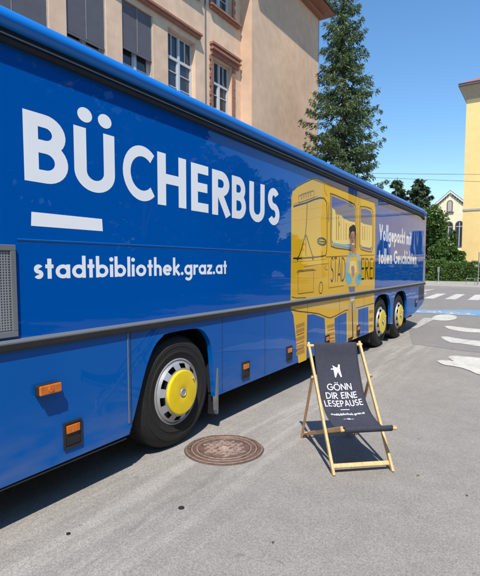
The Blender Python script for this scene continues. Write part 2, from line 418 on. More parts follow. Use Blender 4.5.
# ================================================================== GROUND
def sheet(name, pts, z, m, kind='structure'):
    return struct(link(name, [(x, y, z) for x, y in pts], [tuple(range(len(pts)))], m))
struct(link('ground', [(-900, -600, 0), (900, -600, 0), (900, 1400, 0), (-900, 1400, 0)], [(0, 1, 2, 3)], M['asphalt']))
sheet('road', [(-2.25, 10.2), (-1.2, 9.9), (12, 9.0), (60, 5), (60, 31), (-60, 42.5), (-60, 17), (-3.05, 13.2)], .004, M['asphalt2'])
# far pavement with kerb
kerbl = [(-60, 42), (-7.54, 37.8), (-3.71, 36.64), (60, 31)]
k1 = (-7.54, 37.8); k2 = (-3.71, 36.64); sl = (k2[1]-k1[1])/(k2[0]-k1[0])
ky = lambda x: k1[1]+(x-k1[0])*sl
mb = MB(); mb.add([(x, y, .12) for x, y in kerbl]+[(60, 60, .12), (-60, 60, .12)], [(0, 1, 2, 3, 4, 5)])
struct(mb.build('pavement', M['pavement']))
mb = MB(); mb.add([(x, y-.15+dy, z) for dy, z in ((0, 0), (0, .118), (.03, .124), (.15, .124)) for x, y in kerbl], [(r_*4+i, r_*4+i+1, r_*4+i+5, r_*4+i+4) for r_ in range(3) for i in range(3)])
struct(mb.build('kerb', M['stone']))
# pavement along the left building
mb = MB(); mb.box(-30, -5.9, -25, 32, -.05, .11); struct(mb.build('pavement', M['pavement']))
mb = MB(); mb.box(-5.9, -5.75, -25, 32, -.05, .115); struct(mb.build('kerb', M['stone']))

# painted markings
for i in range(10):
    x = -6.93+.985*i
    sheet('crosswalk_bar', [(x, 24.5), (x+.47, 24.55), (x+.30, 29.2), (x-.17, 29.1)], .010, M['markwhite'])
sheet('bike_lane', [(-9, 16.9), (-3.35, 16.95), (-1.68, 16.9), (6, 16.9), (6, 19.9), (-1.9, 19.35), (-3.62, 18.3), (-9, 18.2)], .009, M['markblue'])
def px_sheet(name, px, z, m, smooth=True):
    if smooth:
        out = []; n = len(px)
        for i in range(n):
            p0, p1, p2, p3 = px[i-1], px[i], px[(i+1) % n], px[(i+2) % n]
            for j in range(4):
                t = j/4; out.append(tuple(.5*((2*p1[c])+(-p0[c]+p2[c])*t*.7+(2*p0[c]-5*p1[c]+4*p2[c]-p3[c])*t*t*.7+(-p0[c]+3*p1[c]-3*p2[c]+p3[c])*t**3*.7+(p2[c]-p1[c])*2*(t*.3 if True else 0)) for c in (0, 1)))
        px = out
    g_ = [ground(*p) for p in px]
    if smooth: g_ = [(x+random.uniform(-.007, .007), y+random.uniform(-.014, .014)) for x, y in g_]
    return sheet(name, g_, z, m)
px_sheet('parking_line', [(410.4, 328.6), (416.5, 329), (436, 318.6), (424, 318)], .010, M['markgrey'], False)
px_sheet('road_marking', [(432, 318.4), (435, 316.3), (440, 315), (447, 314.8), (454, 315.6), (457, 317.6), (455, 319.6), (448, 320.9), (439, 320.9), (433, 319.8)], .012, M['markwhite'])
px_sheet('road_marking', [(444.6, 326.8), (450, 326.4), (460, 327.6), (480, 329.5), (510, 332.3), (510, 336), (480, 333), (466, 332.4), (452, 330.2)], .010, M['markwhite'])
px_sheet('road_marking', [(441, 337.3), (447, 337), (456, 338.6), (468, 340.3), (479, 341.3), (510, 344), (510, 349), (479, 346.8), (462, 344), (452, 343.2), (446, 341)], .010, M['markwhite'])
px_sheet('road_marking', [(437.3, 362), (441, 360.6), (449, 361), (454, 361.4), (448.5, 358.8), (449.5, 356.8), (456, 356.3), (466, 357.3), (480, 358.4), (520, 363), (520, 388), (480, 375.4), (470, 371.2), (458, 367.5), (445, 365.6)], .010, M['markwhite'])
# bicycle symbol in the blue lane, white paint
mb = MB()
def ring(cx, cy, r, wd, z):
    n = 24
    vs = []
    for i in range(n):
        t = 2*PI*i/n; vs += [(cx+math.cos(t)*r, cy+math.sin(t)*r, z), (cx+math.cos(t)*(r-wd), cy+math.sin(t)*(r-wd), z)]
    mb.add(vs, [(2*i, 2*i+1, (2*i+3) % (2*n), (2*i+2) % (2*n)) for i in range(n)])
def bar2(a, b, wd, z):
    d = Vector((b[0]-a[0], b[1]-a[1])).normalized(); nn = Vector((-d.y, d.x))*wd/2
    mb.add([(a[0]+nn.x, a[1]+nn.y, z), (b[0]+nn.x, b[1]+nn.y, z), (b[0]-nn.x, b[1]-nn.y, z), (a[0]-nn.x, a[1]-nn.y, z)], [(0, 1, 2, 3)])
ring(-3.4, 17.4, .33, .09, .013); ring(-2.35, 17.55, .33, .09, .0132)
bar2((-3.4, 17.4), (-3.1, 17.95), .08, .0134); bar2((-3.1, 17.95), (-2.6, 17.95), .08, .0136); bar2((-2.6, 17.95), (-2.35, 17.55), .08, .0138)
bar2((-2.9, 17.35), (-2.6, 17.95), .08, .014); bar2((-3.1, 17.95), (-2.9, 17.35), .08, .0142); bar2((-3.4, 17.4), (-2.9, 17.35), .08, .0144)
bar2((-2.75, 18.15), (-2.45, 18.15), .09, .0146)
struct(mb.build('bicycle_symbol', M['markwhite']))
sheet('lane_edge_line', [(-2.75, 17.15), (-1.85, 17.2), (-1.85, 17.36), (-2.75, 17.32)], .012, M['markwhite'])

# ================================================================== BUS
Y0, Y1 = .42, 13.42; BW = 2.50; XF = BX-BW
bus = empty('library_bus', (BX-BW/2, 7, 0), 'long blue mobile library bus with white lettering and a yellow bus picture on its side', 'bus')
S = lambda u, v, d: (BX+d, u, v)             # (y, z, outward) -> world
top = 2.97
arch1 = [(2.63, .31), (2.71, .50), (2.82, .78), (2.92, .95), (3.02, 1.025), (3.10, 1.05), (3.45, 1.05), (3.56, 1.03), (3.64, .98), (3.72, .86), (3.76, .60), (3.79, .34)]
def smooth_open(px, k=4):
    out = []
    for i in range(len(px)-1):
        p0 = px[max(i-1, 0)]; p1 = px[i]; p2 = px[i+1]; p3 = px[min(i+2, len(px)-1)]
        for j in range(k):
            t = j/k; out.append(tuple(.5*((2*p1[c])+(-p0[c]+p2[c])*t+(2*p0[c]-5*p1[c]+4*p2[c]-p3[c])*t*t+(-p0[c]+3*p1[c]-3*p2[c]+p3[c])*t**3) for c in (0, 1)))
    return out+[px[-1]]
def roundarch(cy): return [(cy-.60, .38), (cy-.60, .58), (cy-.58, .78), (cy-.50, .93), (cy-.36, 1.02), (cy-.15, 1.05), (cy+.15, 1.05), (cy+.36, 1.02), (cy+.50, .93), (cy+.58, .78), (cy+.60, .58), (cy+.60, .40)]
W1, W2, W3 = 3.26, 9.52, 10.92
lower = [(Y0, .29)]+smooth_open(arch1)+smooth_open(roundarch(W2), 3)+smooth_open(roundarch(W3), 3)+[(12.35, .45), (13.2, .60), (Y1, .70), (Y1, 1.13), (Y0, 1.13)]
def plate(outline, m, name, x_out, sgn, th_):
    n = len(outline)
    tri = tessellate_polygon([[Vector((y, z, 0)) for y, z in outline]])
    b = MB(); b.add([(x_out, y, z) for y, z in outline]+[(x_out-sgn*th_, y, z) for y, z in outline],
                    [tuple(t) for t in tri]+[tuple(i+n for i in t) for t in tri]+[(i, (i+1) % n, n+(i+1) % n, n+i) for i in range(n)])
    return b.build(name, m, bus)
upper = [(Y0, 1.13), (Y1, 1.13), (Y1, top), (Y0, top)]
plate(lower, M['skirt'], 'lower_side_panel', BX, 1, .05)
plate(upper, M['blue'], 'upper_side_panel', BX, 1, .05)
plate(lower, M['skirt'], 'lower_side_panel', XF, -1, .05)
plate(upper, M['blue'], 'upper_side_panel', XF, -1, .05)
# front, rear, roof
mb = MB(); mb.box(XF+.05, BX-.05, Y0, Y0+.04, .29, top); mb.build('front_panel', M['blue'], bus)
mb = MB(); mb.box(XF+.3, BX-.3, Y0-.01, Y0, 1.2, 2.6); mb.build('windscreen', M['glass'], bus)
mb = MB(); mb.box(XF+.05, BX-.05, Y1-.04, Y1, .70, top); mb.build('rear_panel', M['blue'], bus)
mb = MB()
n = 10; prof = []
for i in range(n+1):
    t = PI*i/n; prof.append((BX-.12-(BW-.24)/2+math.cos(t)*(BW-.24)/2, top-.01+math.sin(t)**.7*.07))
for i in range(n):
    (xa, za), (xb, zb) = prof[i], prof[i+1]
    mb.add([(xa, Y0, za), (xb, Y0, zb), (xb, Y1-.15, zb), (xa, Y1-.15, za), (xa, Y1, za-.1), (xb, Y1, zb-.1)], [(0, 1, 2, 3), (3, 2, 5, 4)])
mb.build('roof', M['blue'], bus, True)
# underbody with wheel housings: kept inside of the wheels
mb = MB(); mb.box(XF+.40, BX-.40, Y0+.1, Y1-.1, .42, 1.08)
for a, b in ((Y0+.1, 2.6), (3.82, 8.88), (11.56, 12.3)):
    mb.box(BX-.40, BX-.06, a, b, .36, 1.08); mb.box(XF+.06, XF+.40, a, b, .36, 1.08)
mb.build('underbody', M['dark'], bus)
for a, b in ((2.62, 3.80), (8.90, 11.54)):
    for xa in (BX-.40, XF+.06): mb = MB(); mb.box(xa, xa+.34, a, b, 1.06, 1.09); mb.build('wheel_housing', M['dark'], bus)

# awning cover along the roof edge
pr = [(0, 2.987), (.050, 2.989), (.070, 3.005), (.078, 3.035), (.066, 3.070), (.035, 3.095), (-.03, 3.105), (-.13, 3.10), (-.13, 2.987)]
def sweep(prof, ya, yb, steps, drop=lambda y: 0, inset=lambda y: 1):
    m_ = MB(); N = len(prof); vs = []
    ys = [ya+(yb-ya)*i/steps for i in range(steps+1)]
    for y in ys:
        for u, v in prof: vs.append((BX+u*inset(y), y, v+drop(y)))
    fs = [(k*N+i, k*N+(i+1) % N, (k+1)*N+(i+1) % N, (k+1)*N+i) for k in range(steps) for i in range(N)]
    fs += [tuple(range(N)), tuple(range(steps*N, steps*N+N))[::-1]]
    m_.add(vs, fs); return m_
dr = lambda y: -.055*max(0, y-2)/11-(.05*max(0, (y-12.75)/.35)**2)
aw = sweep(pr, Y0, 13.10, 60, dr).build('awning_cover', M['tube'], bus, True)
pr2 = [(0, 2.905), (.030, 2.905), (.034, 2.93), (.022, 2.95), (.022, 2.984), (0, 2.984)]
rl = sweep(pr2, Y0, 13.12, 60, dr).build('awning_rail', M['rubber'], bus)
sweep([(.034, 2.944), (.042, 2.944), (.042, 2.951), (.034, 2.951)], Y0, 13.0, 40, dr).build('rail_lip', M['greystrip'], rl)
mb = MB(); mb.box(BX-.13, BX+.07, 13.102, 13.13, 2.88, 2.99); mb.build('end_cap', M['greystrip'], aw, bevel=.02)
# belt trim
tr = sweep([(0, 1.112), (.018, 1.112), (.024, 1.125), (.024, 1.155), (0, 1.155)], Y0, Y1+.03, 1).build('belt_trim', M['rubber'], bus)
sweep([(0, 1.156), (.020, 1.156), (.022, 1.166), (.014, 1.184), (0, 1.184)], Y0, Y1+.03, 1).build('trim_strip', M['greystrip'], tr)
# panel joints
mb = MB(); mb.box(BX, BX+.0003, 1.74, Y1, 1.772, 1.779); mb.build('panel_joint', M['rubber'], bus)
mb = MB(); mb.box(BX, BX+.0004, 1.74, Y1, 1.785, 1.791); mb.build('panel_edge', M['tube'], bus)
for y in (2.655, 3.91, 4.78, 5.95, 7.15, 8.35, 11.62, 12.5):
    mb = MB(); mb.box(BX, BX+.0012, y, y+.007, .36 if y < 12 else .50, 1.11); mb.build('panel_joint', M['rubber'], bus)
mb = MB(); mb.box(BX, BX+.006, 2.625, 2.632, .40, 1.11); mb.build('door_edge', M['greystrip'], bus)
mb = MB(); mb.box(BX-.02, BX+.003, Y0, 2.60, .283, .289); mb.build('sill_trim', M['rubber'], bus)
# grille at the front
gr = MB(); gr.box(BX, BX+.02, .9, 1.715, 1.20, 1.235); gr.box(BX, BX+.02, .9, 1.715, 1.715, 1.75); gr.box(BX, BX+.02, 1.68, 1.715, 1.236, 1.714)
gr = gr.build('grille_frame', M['greystrip'], bus, bevel=.003)
mb = MB(); mb.box(BX, BX+.004, .9, 1.679, 1.236, 1.714)
for i in range(44):
    y = .92+i*.0172
    mb.box(BX+.0045, BX+.012, y, y+.007, 1.24, 1.71)
for i in range(30):
    z = 1.245+i*.0157
    mb.box(BX+.0046, BX+.0115, .92, 1.678, z, z+.006)
mb.build('mesh_grille', M['grille'], gr)
# side marker lamps
def protruding_lamp(y, z):
    b = MB(); b.box(BX, BX+.035, y-.085, y+.085, z-.035, z+.035); o = b.build('marker_lamp', M['rubber'], bus, bevel=.008)
    b = MB(); b.box(BX+.036, BX+.056, y-.08, y+.08, z-.031, z+.031); l = b.build('lamp_lens', M['amber'], o, bevel=.008)
    b = MB(); b.lathe([(.001, .0), (.018, 0), (.020, -.008)], (BX+.060, y-.005, z), (1, 0, 0), 16); b.build('reflector', M['amber'], l, True)
protruding_lamp(1.905, .837)
def framed_lamp(y, z):
    b = MB(); b.box(BX, BX+.012, y-.075, y+.075, z-.092, z-.078); b.box(BX, BX+.012, y-.075, y+.075, z+.078, z+.092)
    b.box(BX, BX+.012, y-.075, y-.063, z-.078, z+.078); b.box(BX, BX+.012, y+.063, y+.075, z-.078, z+.078); b.box(BX, BX+.005, y-.063, y+.063, z-.078, z+.078)
    o = b.build('marker_lamp', M['rubber'], bus)
    b = MB(); b.box(BX+.006, BX+.016, y-.055, y+.055, z+.012, z+.068); b.build('lamp_lens', M['amber'], o, bevel=.004)
    b = MB(); b.box(BX+.006, BX+.010, y-.055, y+.055, z-.07, z-.035); b.build('slot', M['dark'], o)
for y, z in ((2.10, .478), (4.355, .50), (5.405, .515), (6.66, .50), (8.06, .50), (12.45, .68)): framed_lamp(y, z)
# mudflap
mb = MB(); mb.box(BX-.33, BX-.02, 3.83, 3.845, .14, .50); mb.build('mudflap', M['rubber'], bus)
mb = MB(); mb.extr([(3.790, .34), (3.80, .20), (3.815, .155), (3.835, .16), (3.838, .60), (3.820, .62)], S, -.03, .006); mb.build('flap_bracket', M['flap'], bus)
for q in (8.84, 10.22-.01, 11.60):
    mb = MB(); mb.box(BX-.33, BX-.03, q-.008, q+.008, .18, .45); mb.build('mudflap', M['rubber'], bus)
# rear corner light strip and vent
mb = MB(); mb.box(BX, BX+.012, 13.22, 13.41, 1.20, 1.76); mb.build('rear_corner_light', M['grille'], bus, bevel=.004)
mb = MB()
for i in range(12): mb.box(BX+.001, BX+.010, 12.75, 13.35, .74+i*.03, .755+i*.03)
mb.build('vent_slats', M['rubber'], bus)

# wheels
def wheel(cy, r=.505, sx=1, hub=.197, proud=1.0):
    X = BX-.03 if sx > 0 else XF+.03
    e = bpy.data.objects.new('wheel', None); C.objects.link(e); e.location = (X, cy, r); e.parent = bus; e.matrix_parent_inverse = Matrix.Translation(-bus.location)
    ax = (sx, 0, 0)
    def fin(b, nm, m, smooth=True, bevel=0):
        b.v = [tuple(Vector(v)-Vector((X, cy, r))) for v in b.v]
        o = b.build(nm, m, None, smooth, bevel); o.parent = e; return o
    b = MB(); b.lathe([(.285, -.03), (.30, -.012), (.345, -.004), (.350, .0), (.36, .0), (.365, -.004), (.40, -.004), (.403, -.001), (.43, -.003), (.434, -.009), (.455, -.015), (.485, -.040), (r-.004, -.07), (r, -.09), (r-.006, -.15), (r, -.16), (r, -.23), (.47, -.28), (.30, -.29), (.28, -.25)], (X, cy, r), ax, 64)
    # tread blocks and sidewall ribs
    for i in range(60):
        t = 2*PI*i/60; c_, s_ = math.cos(t), math.sin(t)
        p = Vector((0, c_, s_)); q = Vector((0, -s_, c_)); o = Vector((X-sx*.075, cy, r))+p*(r-.0035)
        b.add([o+q*.015+Vector((sx*k, 0, 0))+p*h_ for h_ in (-.004, .0035) for k in (-.10, .0)]+[o-q*.010+Vector((sx*k, 0, 0))+p*h_ for h_ in (-.004, .0035) for k in (-.10, .0)],
              [(2, 3, 7, 6), (0, 2, 6, 4), (1, 3, 2, 0), (4, 6, 7, 5), (1, 5, 7, 3)])
    fin(b, 'tyre', M['tyre'])
    b = MB(); b.lathe([(.292, -.028), (.296, -.010), (.286, -.004), (.278, -.012), (.272, -.04), (.10, -.06), (.001, -.06)], (X, cy, r), ax, 64)
    rim = fin(b, 'rim', M['silver'])
    # silver trim ring with slots
    ns = 10; b = MB(); d0 = .004
    ro, r1, r2, ri = (.272, .254, .214, .185) if hub < .2 else (.284, .276, .246, .22)
    def P(rr, t, d): return (X+sx*d, cy+math.cos(t)*rr, r+math.sin(t)*rr)
    dep = {ro: -.006, r1: .012, r2: .036, ri: .040}
    seg = 4
    for i in range(ns):
        for j in range(seg*2):
            ta = 2*PI*(i+j/(seg*2))/ns; tb = 2*PI*(i+(j+1)/(seg*2))/ns
            b.add([P(ro, ta, dep[ro]), P(r1, ta, dep[r1]), P(r1, tb, dep[r1]), P(ro, tb, dep[ro])], [(0, 1, 2, 3)])
            b.add([P(r2, ta, dep[r2]), P(ri, ta, dep[ri]), P(ri, tb, dep[ri]), P(r2, tb, dep[r2])], [(0, 1, 2, 3)])
            if j >= seg: b.add([P(r1, ta, dep[r1]), P(r2, ta, dep[r2]), P(r2, tb, dep[r2]), P(r1, tb, dep[r1])], [(0, 1, 2, 3)])
            else:
                b.add([P(r1, ta, dep[r1]), P(r1, tb, dep[r1]), P(r1, tb, dep[r1]-.03), P(r1, ta, dep[r1]-.03)], [(0, 1, 2, 3)])
    b.lathe([(.272, -.004), (.277, -.016)], (X, cy, r), ax, 80)
    fin(b, 'wheel_trim', M['silver'])
    b = MB(); b.lathe([(.264, -.03), (.19, -.01)], (X, cy, r), ax, 48); fin(b, 'slot_backing', M['dark'])
    b = MB(); b.lathe([(hub, .030), (hub+.002, .030+.024*proud), (hub-.004, .030+.030*proud), (hub-.012, .030+.031*proud), (hub-.5*hub, .030+.0315*proud), (.050, .030+.032*proud), (.042, .028+.032*proud)], (X, cy, r), ax, 64)
    fin(b, 'hub_disc', M['capyellow'])
    b = MB(); b.lathe([(.040, .058), (.038, .066), (.030, .069), (.026, .064), (.001, .064)], (X, cy, r), ax, 24)
    fin(b, 'hub_cap', M['silver'])
    b = MB(); b.tube((X+sx*.056, cy+.135, r+.10), (X+sx*.075, cy+.14, r+.105), .008); fin(b, 'valve', M['silver'])
for cy in (W1, W2, W3):
    q = dict(hub=.197) if cy == W1 else dict(hub=.228, proud=.6)
    wheel(cy, **q); wheel(cy, sx=-1, **q)

# ---- lettering on the side
caps = [('B', 1.80, 2.12), ('Ü', 2.17, 2.53), ('C', 2.61, 2.95), ('H', 2.99, 3.36), ('E', 3.43, 3.69), ('R', 3.75, 4.06), ('B', 4.09, 4.36), ('U', 4.43, 4.76), ('S', 4.83, 5.12)]
its = []
for ch, a, b in caps:
    W = glyph(ch, .19)[1]; base = 2.145-(a-1.8)*.017; its.append((ch, a, base, (b-a)/W, .425))
lettering(its, .19, S, 'lettering', M['white'], bus)
mb = MB(); mb.extr([(1.835, 1.872), (2.405, 1.872), (2.40, 1.958), (1.84, 1.958)], S, 0, .0008); mb.build('underline_bar', M['white'], bus)
lettering(layout('stadtbibliothek.graz.at', .17, 1.843, 3.995, 1.542, .143, .085), .17, S, 'lettering', M['white'], bus)
lettering(layout('Vollgepackt mit', .20, 9.20, 11.80, 2.10, .31, .09), .20, S, 'lettering', M['white'], bus)
lettering(layout('tollen Geschichten', .20, 9.19, 12.38, 1.65, .29, .09), .20, S, 'lettering', M['white'], bus)

# ---- the printed yellow bus
def poly(px, off, name, m, parent, th_=.0006):
    pts = [side(*p) for p in px]
    tri = tessellate_polygon([[Vector((y, z, 0)) for y, z in pts]])
    fs = []
    for t in tri:
        (a, b_), (c_, d_), (e_, f_) = (pts[i] for i in t)
        fs.append(tuple(t) if (c_-a)*(f_-b_)-(e_-a)*(d_-b_) > 0 else tuple(t)[::-1])
    return link(name, [S(y, z, off*.3) for y, z in pts], fs, m, parent)
def yz(y0, y1, z0, z1): return [(y0, z0), (y1, z0), (y1, z1), (y0, z1)]
pic = poly([(290.6, 302.3), (291.2, 250), (291.3, 198), (292.5, 191.5), (296.5, 186), (305, 181.5), (314, 177.2), (317.5, 177.4), (322, 180), (332, 185.5), (345, 190.5), (360, 197), (370, 200.5), (374.2, 203), (375.4, 208), (375.2, 250), (374.6, 289.6)], .0016, 'printed_yellow_bus', M['yellow_print'], bus)
low = poly([(290.8, 303.8), (374.4, 291.5), (374.2, 304), (368.3, 306.3), (368.8, 312), (368.8, 334.2), (372.8, 332.6), (373.4, 306), (374.3, 303),
            (373.6, 330.5), (368.3, 332.6), (368.2, 306.8), (358.0, 309.5), (357.8, 337), (346.8, 342), (346.5, 312.2), (341, 314.5), (334.5, 318.3), (335.2, 347.5), (326.3, 351), (324.6, 318.2), (314, 314.2), (307.2, 314.6), (306.4, 359.5), (298.3, 363.2), (293.3, 315.2), (291, 310)][:2]+
           [(374.2, 303.5), (373.6, 330.8), (368.6, 333), (368.2, 306.8), (358.0, 309.5), (357.8, 337.5), (346.8, 342.2), (346.5, 312.2), (341, 314.5), (334.5, 318.3), (335.2, 347.5), (326.3, 351), (324.6, 318.2), (314, 314.2), (307.2, 314.6), (306.4, 359.8), (298.5, 363.3), (293.3, 315.2), (291, 310)], .0016, 'printed_yellow_bus', M['yellow_print'], bus)
def inkline(px, wpx_m, off=.0044, name='outline', m='ink', par=None, closed=False):
    pts = [side(*p) for p in px]; lr = stroke(pts, wpx_m, closed); vs = []
    for l, r in lr: vs += [S(l[0], l[1], off*.3), S(r[0], r[1], off*.3)]
    n = len(lr); fs = [(2*i, 2*i+1, 2*i+3, 2*i+2) for i in range(n-1)]
    if closed: fs.append((2*n-2, 2*n-1, 1, 0))
    return MBk.add(vs, fs)
MBk = MB()
# heavy lines
inkline([(293.3, 206.5), (298, 205), (306, 202.8), (314, 199.5), (320, 197.8), (324, 198.3), (326.5, 202), (327, 215), (327, 240), (326.6, 252), (325.5, 255.5)], .022)
inkline([(293.2, 258.3), (300, 258.3), (310, 257.6), (320, 256.6), (326, 255.4)], .020, .0046)
inkline([(307.2, 203.5), (306.6, 220), (305.4, 236)], .016, .0048)
inkline([(305.2, 235), (301.8, 248), (298, 258.5)], .018, .0050); inkline([(306.2, 235), (309.8, 247), (313, 257.8)], .018, .0052)
inkline([(305.6, 235), (305.8, 256)], .010, .0054)
inkline([(321.8+4.3*math.cos(R(a)), 241.5+3.3*math.sin(R(a))+.12*4.3*math.cos(R(a))) for a in range(0, 360, 24)], .028, .0050, closed=True)
inkline([(318.4, 241.0), (325.4, 242.0)], .018, .0054); inkline([(321.6, 241.6), (320.8, 244.2)], .016, .0056)
for bx_, by_ in ((297.8, 258.6), (313.0, 258)): inkline([(bx_-.5, by_-1.4), (bx_+.3, by_+1.2)], .055, .0058)
inkline([(293, 190.5), (297, 186.5), (305, 182.2), (314, 178.2), (318, 178.4), (330, 185.0), (345, 191.2), (360, 197.6), (373, 202.2)], .014, .0048)
inkline([(324, 184), (324.6, 190), (327, 196)], .008, .0050)
# big window frame, second window frame
inkline([(330.4, 193.5), (330.8, 215), (330.6, 240), (331.2, 246.2), (336, 248), (345, 249.2), (353.5, 250.6), (355.4, 247), (355.9, 225), (356.0, 208), (354.5, 204.4), (345, 199.5), (335, 195)], .022, .0050, closed=True)
inkline([(360, 206.5), (359.6, 225), (359.4, 245), (361, 249.5), (366, 251), (371.5, 252), (372.6, 248), (373, 230), (373, 213), (371.6, 209), (366, 206.8)], .022, .0052, closed=True)
# body line, headlamp, number plate box
inkline([(326, 257), (340, 256.2), (358, 255.4), (374.5, 255)], .012, .0054)
inkline([(298, 270.5), (313.6, 269.3), (313.4, 292), (298, 293.8)], .008, .0048, closed=True); inkline([(296.5, 272), (316, 270)], .008, .0052)
inkline([(291.5, 296.8), (296, 298), (306, 297.6)], .010, .0050)
inkline([(304, 266.8), (317, 264.6), (328, 263.6)], .006, .0048)
inkline([(319.2, 286), (320, 282.6), (321.6, 282), (322.6, 285), (322.5, 290), (321.4, 293.2), (319.8, 293.4), (319, 290.5)], .014, .0048, closed=True)
inkline([(326, 265.5), (324.6, 267.5), (325.5, 269.8), (327.5, 269.5)], .008, .0050)
inkline([(328.4, 258.5), (328.6, 288), (344, 285.6)], .007, .0052)
inkline([(298.5, 196), (313.8, 190.6), (314.2, 197.2), (299, 202.8)], .008, .0048, closed=True)
# lower edge of the drawn body
inkline([(291.2, 309.8), (298, 311.2), (309, 312.4), (318, 313.6), (326, 316.8), (330, 318), (336, 315.6), (345, 310.6), (358, 307.6), (374, 303.2)], .014, .0048)
MBk.v = MBk.v
link('outline', MBk.v, MBk.f, M['ink'], None)
o = bpy.data.objects['outline']; o.parent = pic
def sub(px, off, name, m, par=pic): return poly(px, off, name, m, par)
sub([(331.4, 195.5), (345, 201), (353.8, 205.8), (355.2, 209), (354.6, 246), (353, 249.2), (345, 247.8), (333, 245.4), (331.6, 242)], .0026, 'printed_window', M['blue'])
sub([(331.5, 207), (339, 206.2), (346, 204), (350.5, 203.8), (353.8, 206.6), (355.1, 210), (354.6, 240), (331.6, 240)], .0030, 'facade_and_reflection', M['grey_print_reflection'])  # reflected building on the glossy side, painted as a flat grey patch
sub([(332.2, 208), (335, 210), (335.6, 214), (341.5, 215.6), (343.5, 218.6), (349, 221), (354.9, 222.4), (354.6, 244), (345, 244.4), (333, 242.6), (332, 240)], .0034, 'facade_and_reflection', M['yellow_light'])
sub([(331.7, 242.4), (345, 244.4), (350.8, 245.0), (350.6, 247.8), (345, 247.2), (333, 245)], .0038, 'printed_window_sill', M['cyan_print'])
sub([(360.8, 208.6), (366, 208.8), (371, 211), (372.1, 215), (371.8, 247), (370.6, 250.4), (362, 248.2), (360.4, 245)], .0026, 'printed_window', M['blue'])
sub([(360.8, 213), (372, 214), (371.8, 240), (360.5, 240)], .0030, 'facade_and_reflection', M['grey_print_reflection'])  # the painted grey reflection carried on in the second window
sub([(360.8, 222), (364, 224), (371.9, 225.6), (371.8, 246), (370.2, 248), (362, 246.5), (360.5, 244)], .0034, 'facade_and_reflection', M['yellow_light'])
MBk = MB()
for x0 in (336.5, 338.6, 341.0, 343.8, 346.2, 349.0, 351.6, 362.6, 364.6, 367.2, 369.6):
    t0 = 212 if x0 < 341 else 218 if x0 < 346 else 223; t0 = t0 if x0 < 355 else 226
    inkline([(x0, t0), (x0-.1, 240)], .018 if int(x0) % 2 else .035, .0040)
inkline([(338.6, 222), (339.4, 226)], .06, .0042)
o = link('printed_facade_lines', MBk.v, MBk.f, M['yellow_dark'], None); o.parent = pic
# post beside the window, upper belt, shading bars
MBk = MB()
inkline([(326.9, 203), (330, 203.4)], .01, .0030)
inkline([(328.8, 205), (328.6, 222)], .05, .0032); inkline([(357.8, 206), (357.8, 250)], .03, .0034)
inkline([(293.6, 204), (306, 200.4), (318, 196)], .010, .0036)
inkline([(292.6, 262), (310, 260.8), (327, 259)], .008, .0038)
for yy in (325, 330, 338, 346, 352): inkline([(296, yy+2), (304.5, yy-1.2)], .05, .0036)
for yy in (326, 334, 342): inkline([(327, yy+1), (334.6, yy-1)], .05, .0038)
inkline([(352.4, 311), (352.2, 339)], .03, .0036); inkline([(348.5, 322), (348.6, 340)], .02, .0038)
for yy in (312, 320, 326): inkline([(369, yy), (373, yy-.8)], .06, .0036)
o = link('printed_shading', MBk.v, MBk.f, M['yellow_dark'], None); o.parent = pic
MBk = MB()
for yy in (334, 342.5, 349): inkline([(296.6, yy+1.4), (304, yy-1.4)], .018, .0042)
for yy in (330, 338.5): inkline([(327.3, yy+.6), (334.4, yy-1)], .018, .0042)
o = link('printed_stripes', MBk.v, MBk.f, M['red_print'], None); o.parent = pic
# hand-drawn word on the picture, hidden in the middle by the printed figure
ya = side(330.5, 270)[0]; yb = side(345.2, 270)[0]; yc = side(361, 270)[0]; yd = side(374, 270)[0]
its = layout('STAD', .085, ya, yb, 1.37, .385, .10)+[(' ',)]+layout('EREI', .085, yc, yd, 1.37, .385, .16)
lettering(its, .085, S, 'lettering', M['ink'], pic, .0017)
# small pale destination word on the drawn bus roof is unreadable in the photo: only its ruled marks
MBk = MB()
for i in range(5): inkline([(301.5+i*2.3, 199.4-i*.85), (301.4+i*2.3, 194.9-i*.85)], .03, .0050)
inkline([(301, 194.4), (311.5, 190.8)], .012, .0052)
o = link('printed_sign_marks', MBk.v, MBk.f, M['yellow_dark'], None); o.parent = pic
# printed figure
fig = bpy.data.objects.new('printed_figure', None); C.objects.link(fig); fig.parent = bus; fig.matrix_parent_inverse = Matrix.Translation(-bus.location); fig.location = (BX, 7.9, 1.5)
def fp(px, off, nm, m):
    return poly(px, off, nm, m, fig)
fp([(348.6, 253.8), (351.5, 251.6), (355.6, 251.8), (359.0, 254.6), (360.4, 260), (360.8, 272), (360, 284), (358, 286.4), (347.6, 286.6), (346.2, 280), (345.8, 268), (346.2, 260)], .0060, 'blouse', M['yellow_print'])
fp([(348.4, 254), (350.2, 252), (350.8, 256), (348.8, 266), (347.6, 275), (345.4, 277), (345.6, 262)], .0064, 'sleeve', M['cyan_pale'])
fp([(356.4, 252.4), (359.4, 254.4), (361.0, 262), (361.4, 275), (359.6, 276), (358.4, 266), (356.8, 257)], .0064, 'sleeve', M['cyan_pale'])
fp([(350.3, 251.4), (352.8, 255.2), (355.6, 251.8), (356.2, 254), (352.9, 258), (349.6, 254.2)], .0066, 'collar', M['cyan_pale'])
fp([(349.6, 262), (352.9, 260.8), (356.2, 262), (356.8, 272), (353.1, 274), (349.4, 272.6)], .0066, 'held_book', M['yellow_light'])
fp([(351.0, 266.5), (353.6, 265.5), (354.6, 269), (354.2, 275), (352.6, 278), (351.4, 273)], .0070, 'hand', M['skin_print'])
fp([(345.2, 274), (347.2, 271.8), (350.6, 275), (352.3, 279.5), (351.0, 283.6), (348.2, 285.2), (345.6, 281)], .0072, 'sleeve_cuff', M['cyan_print'])
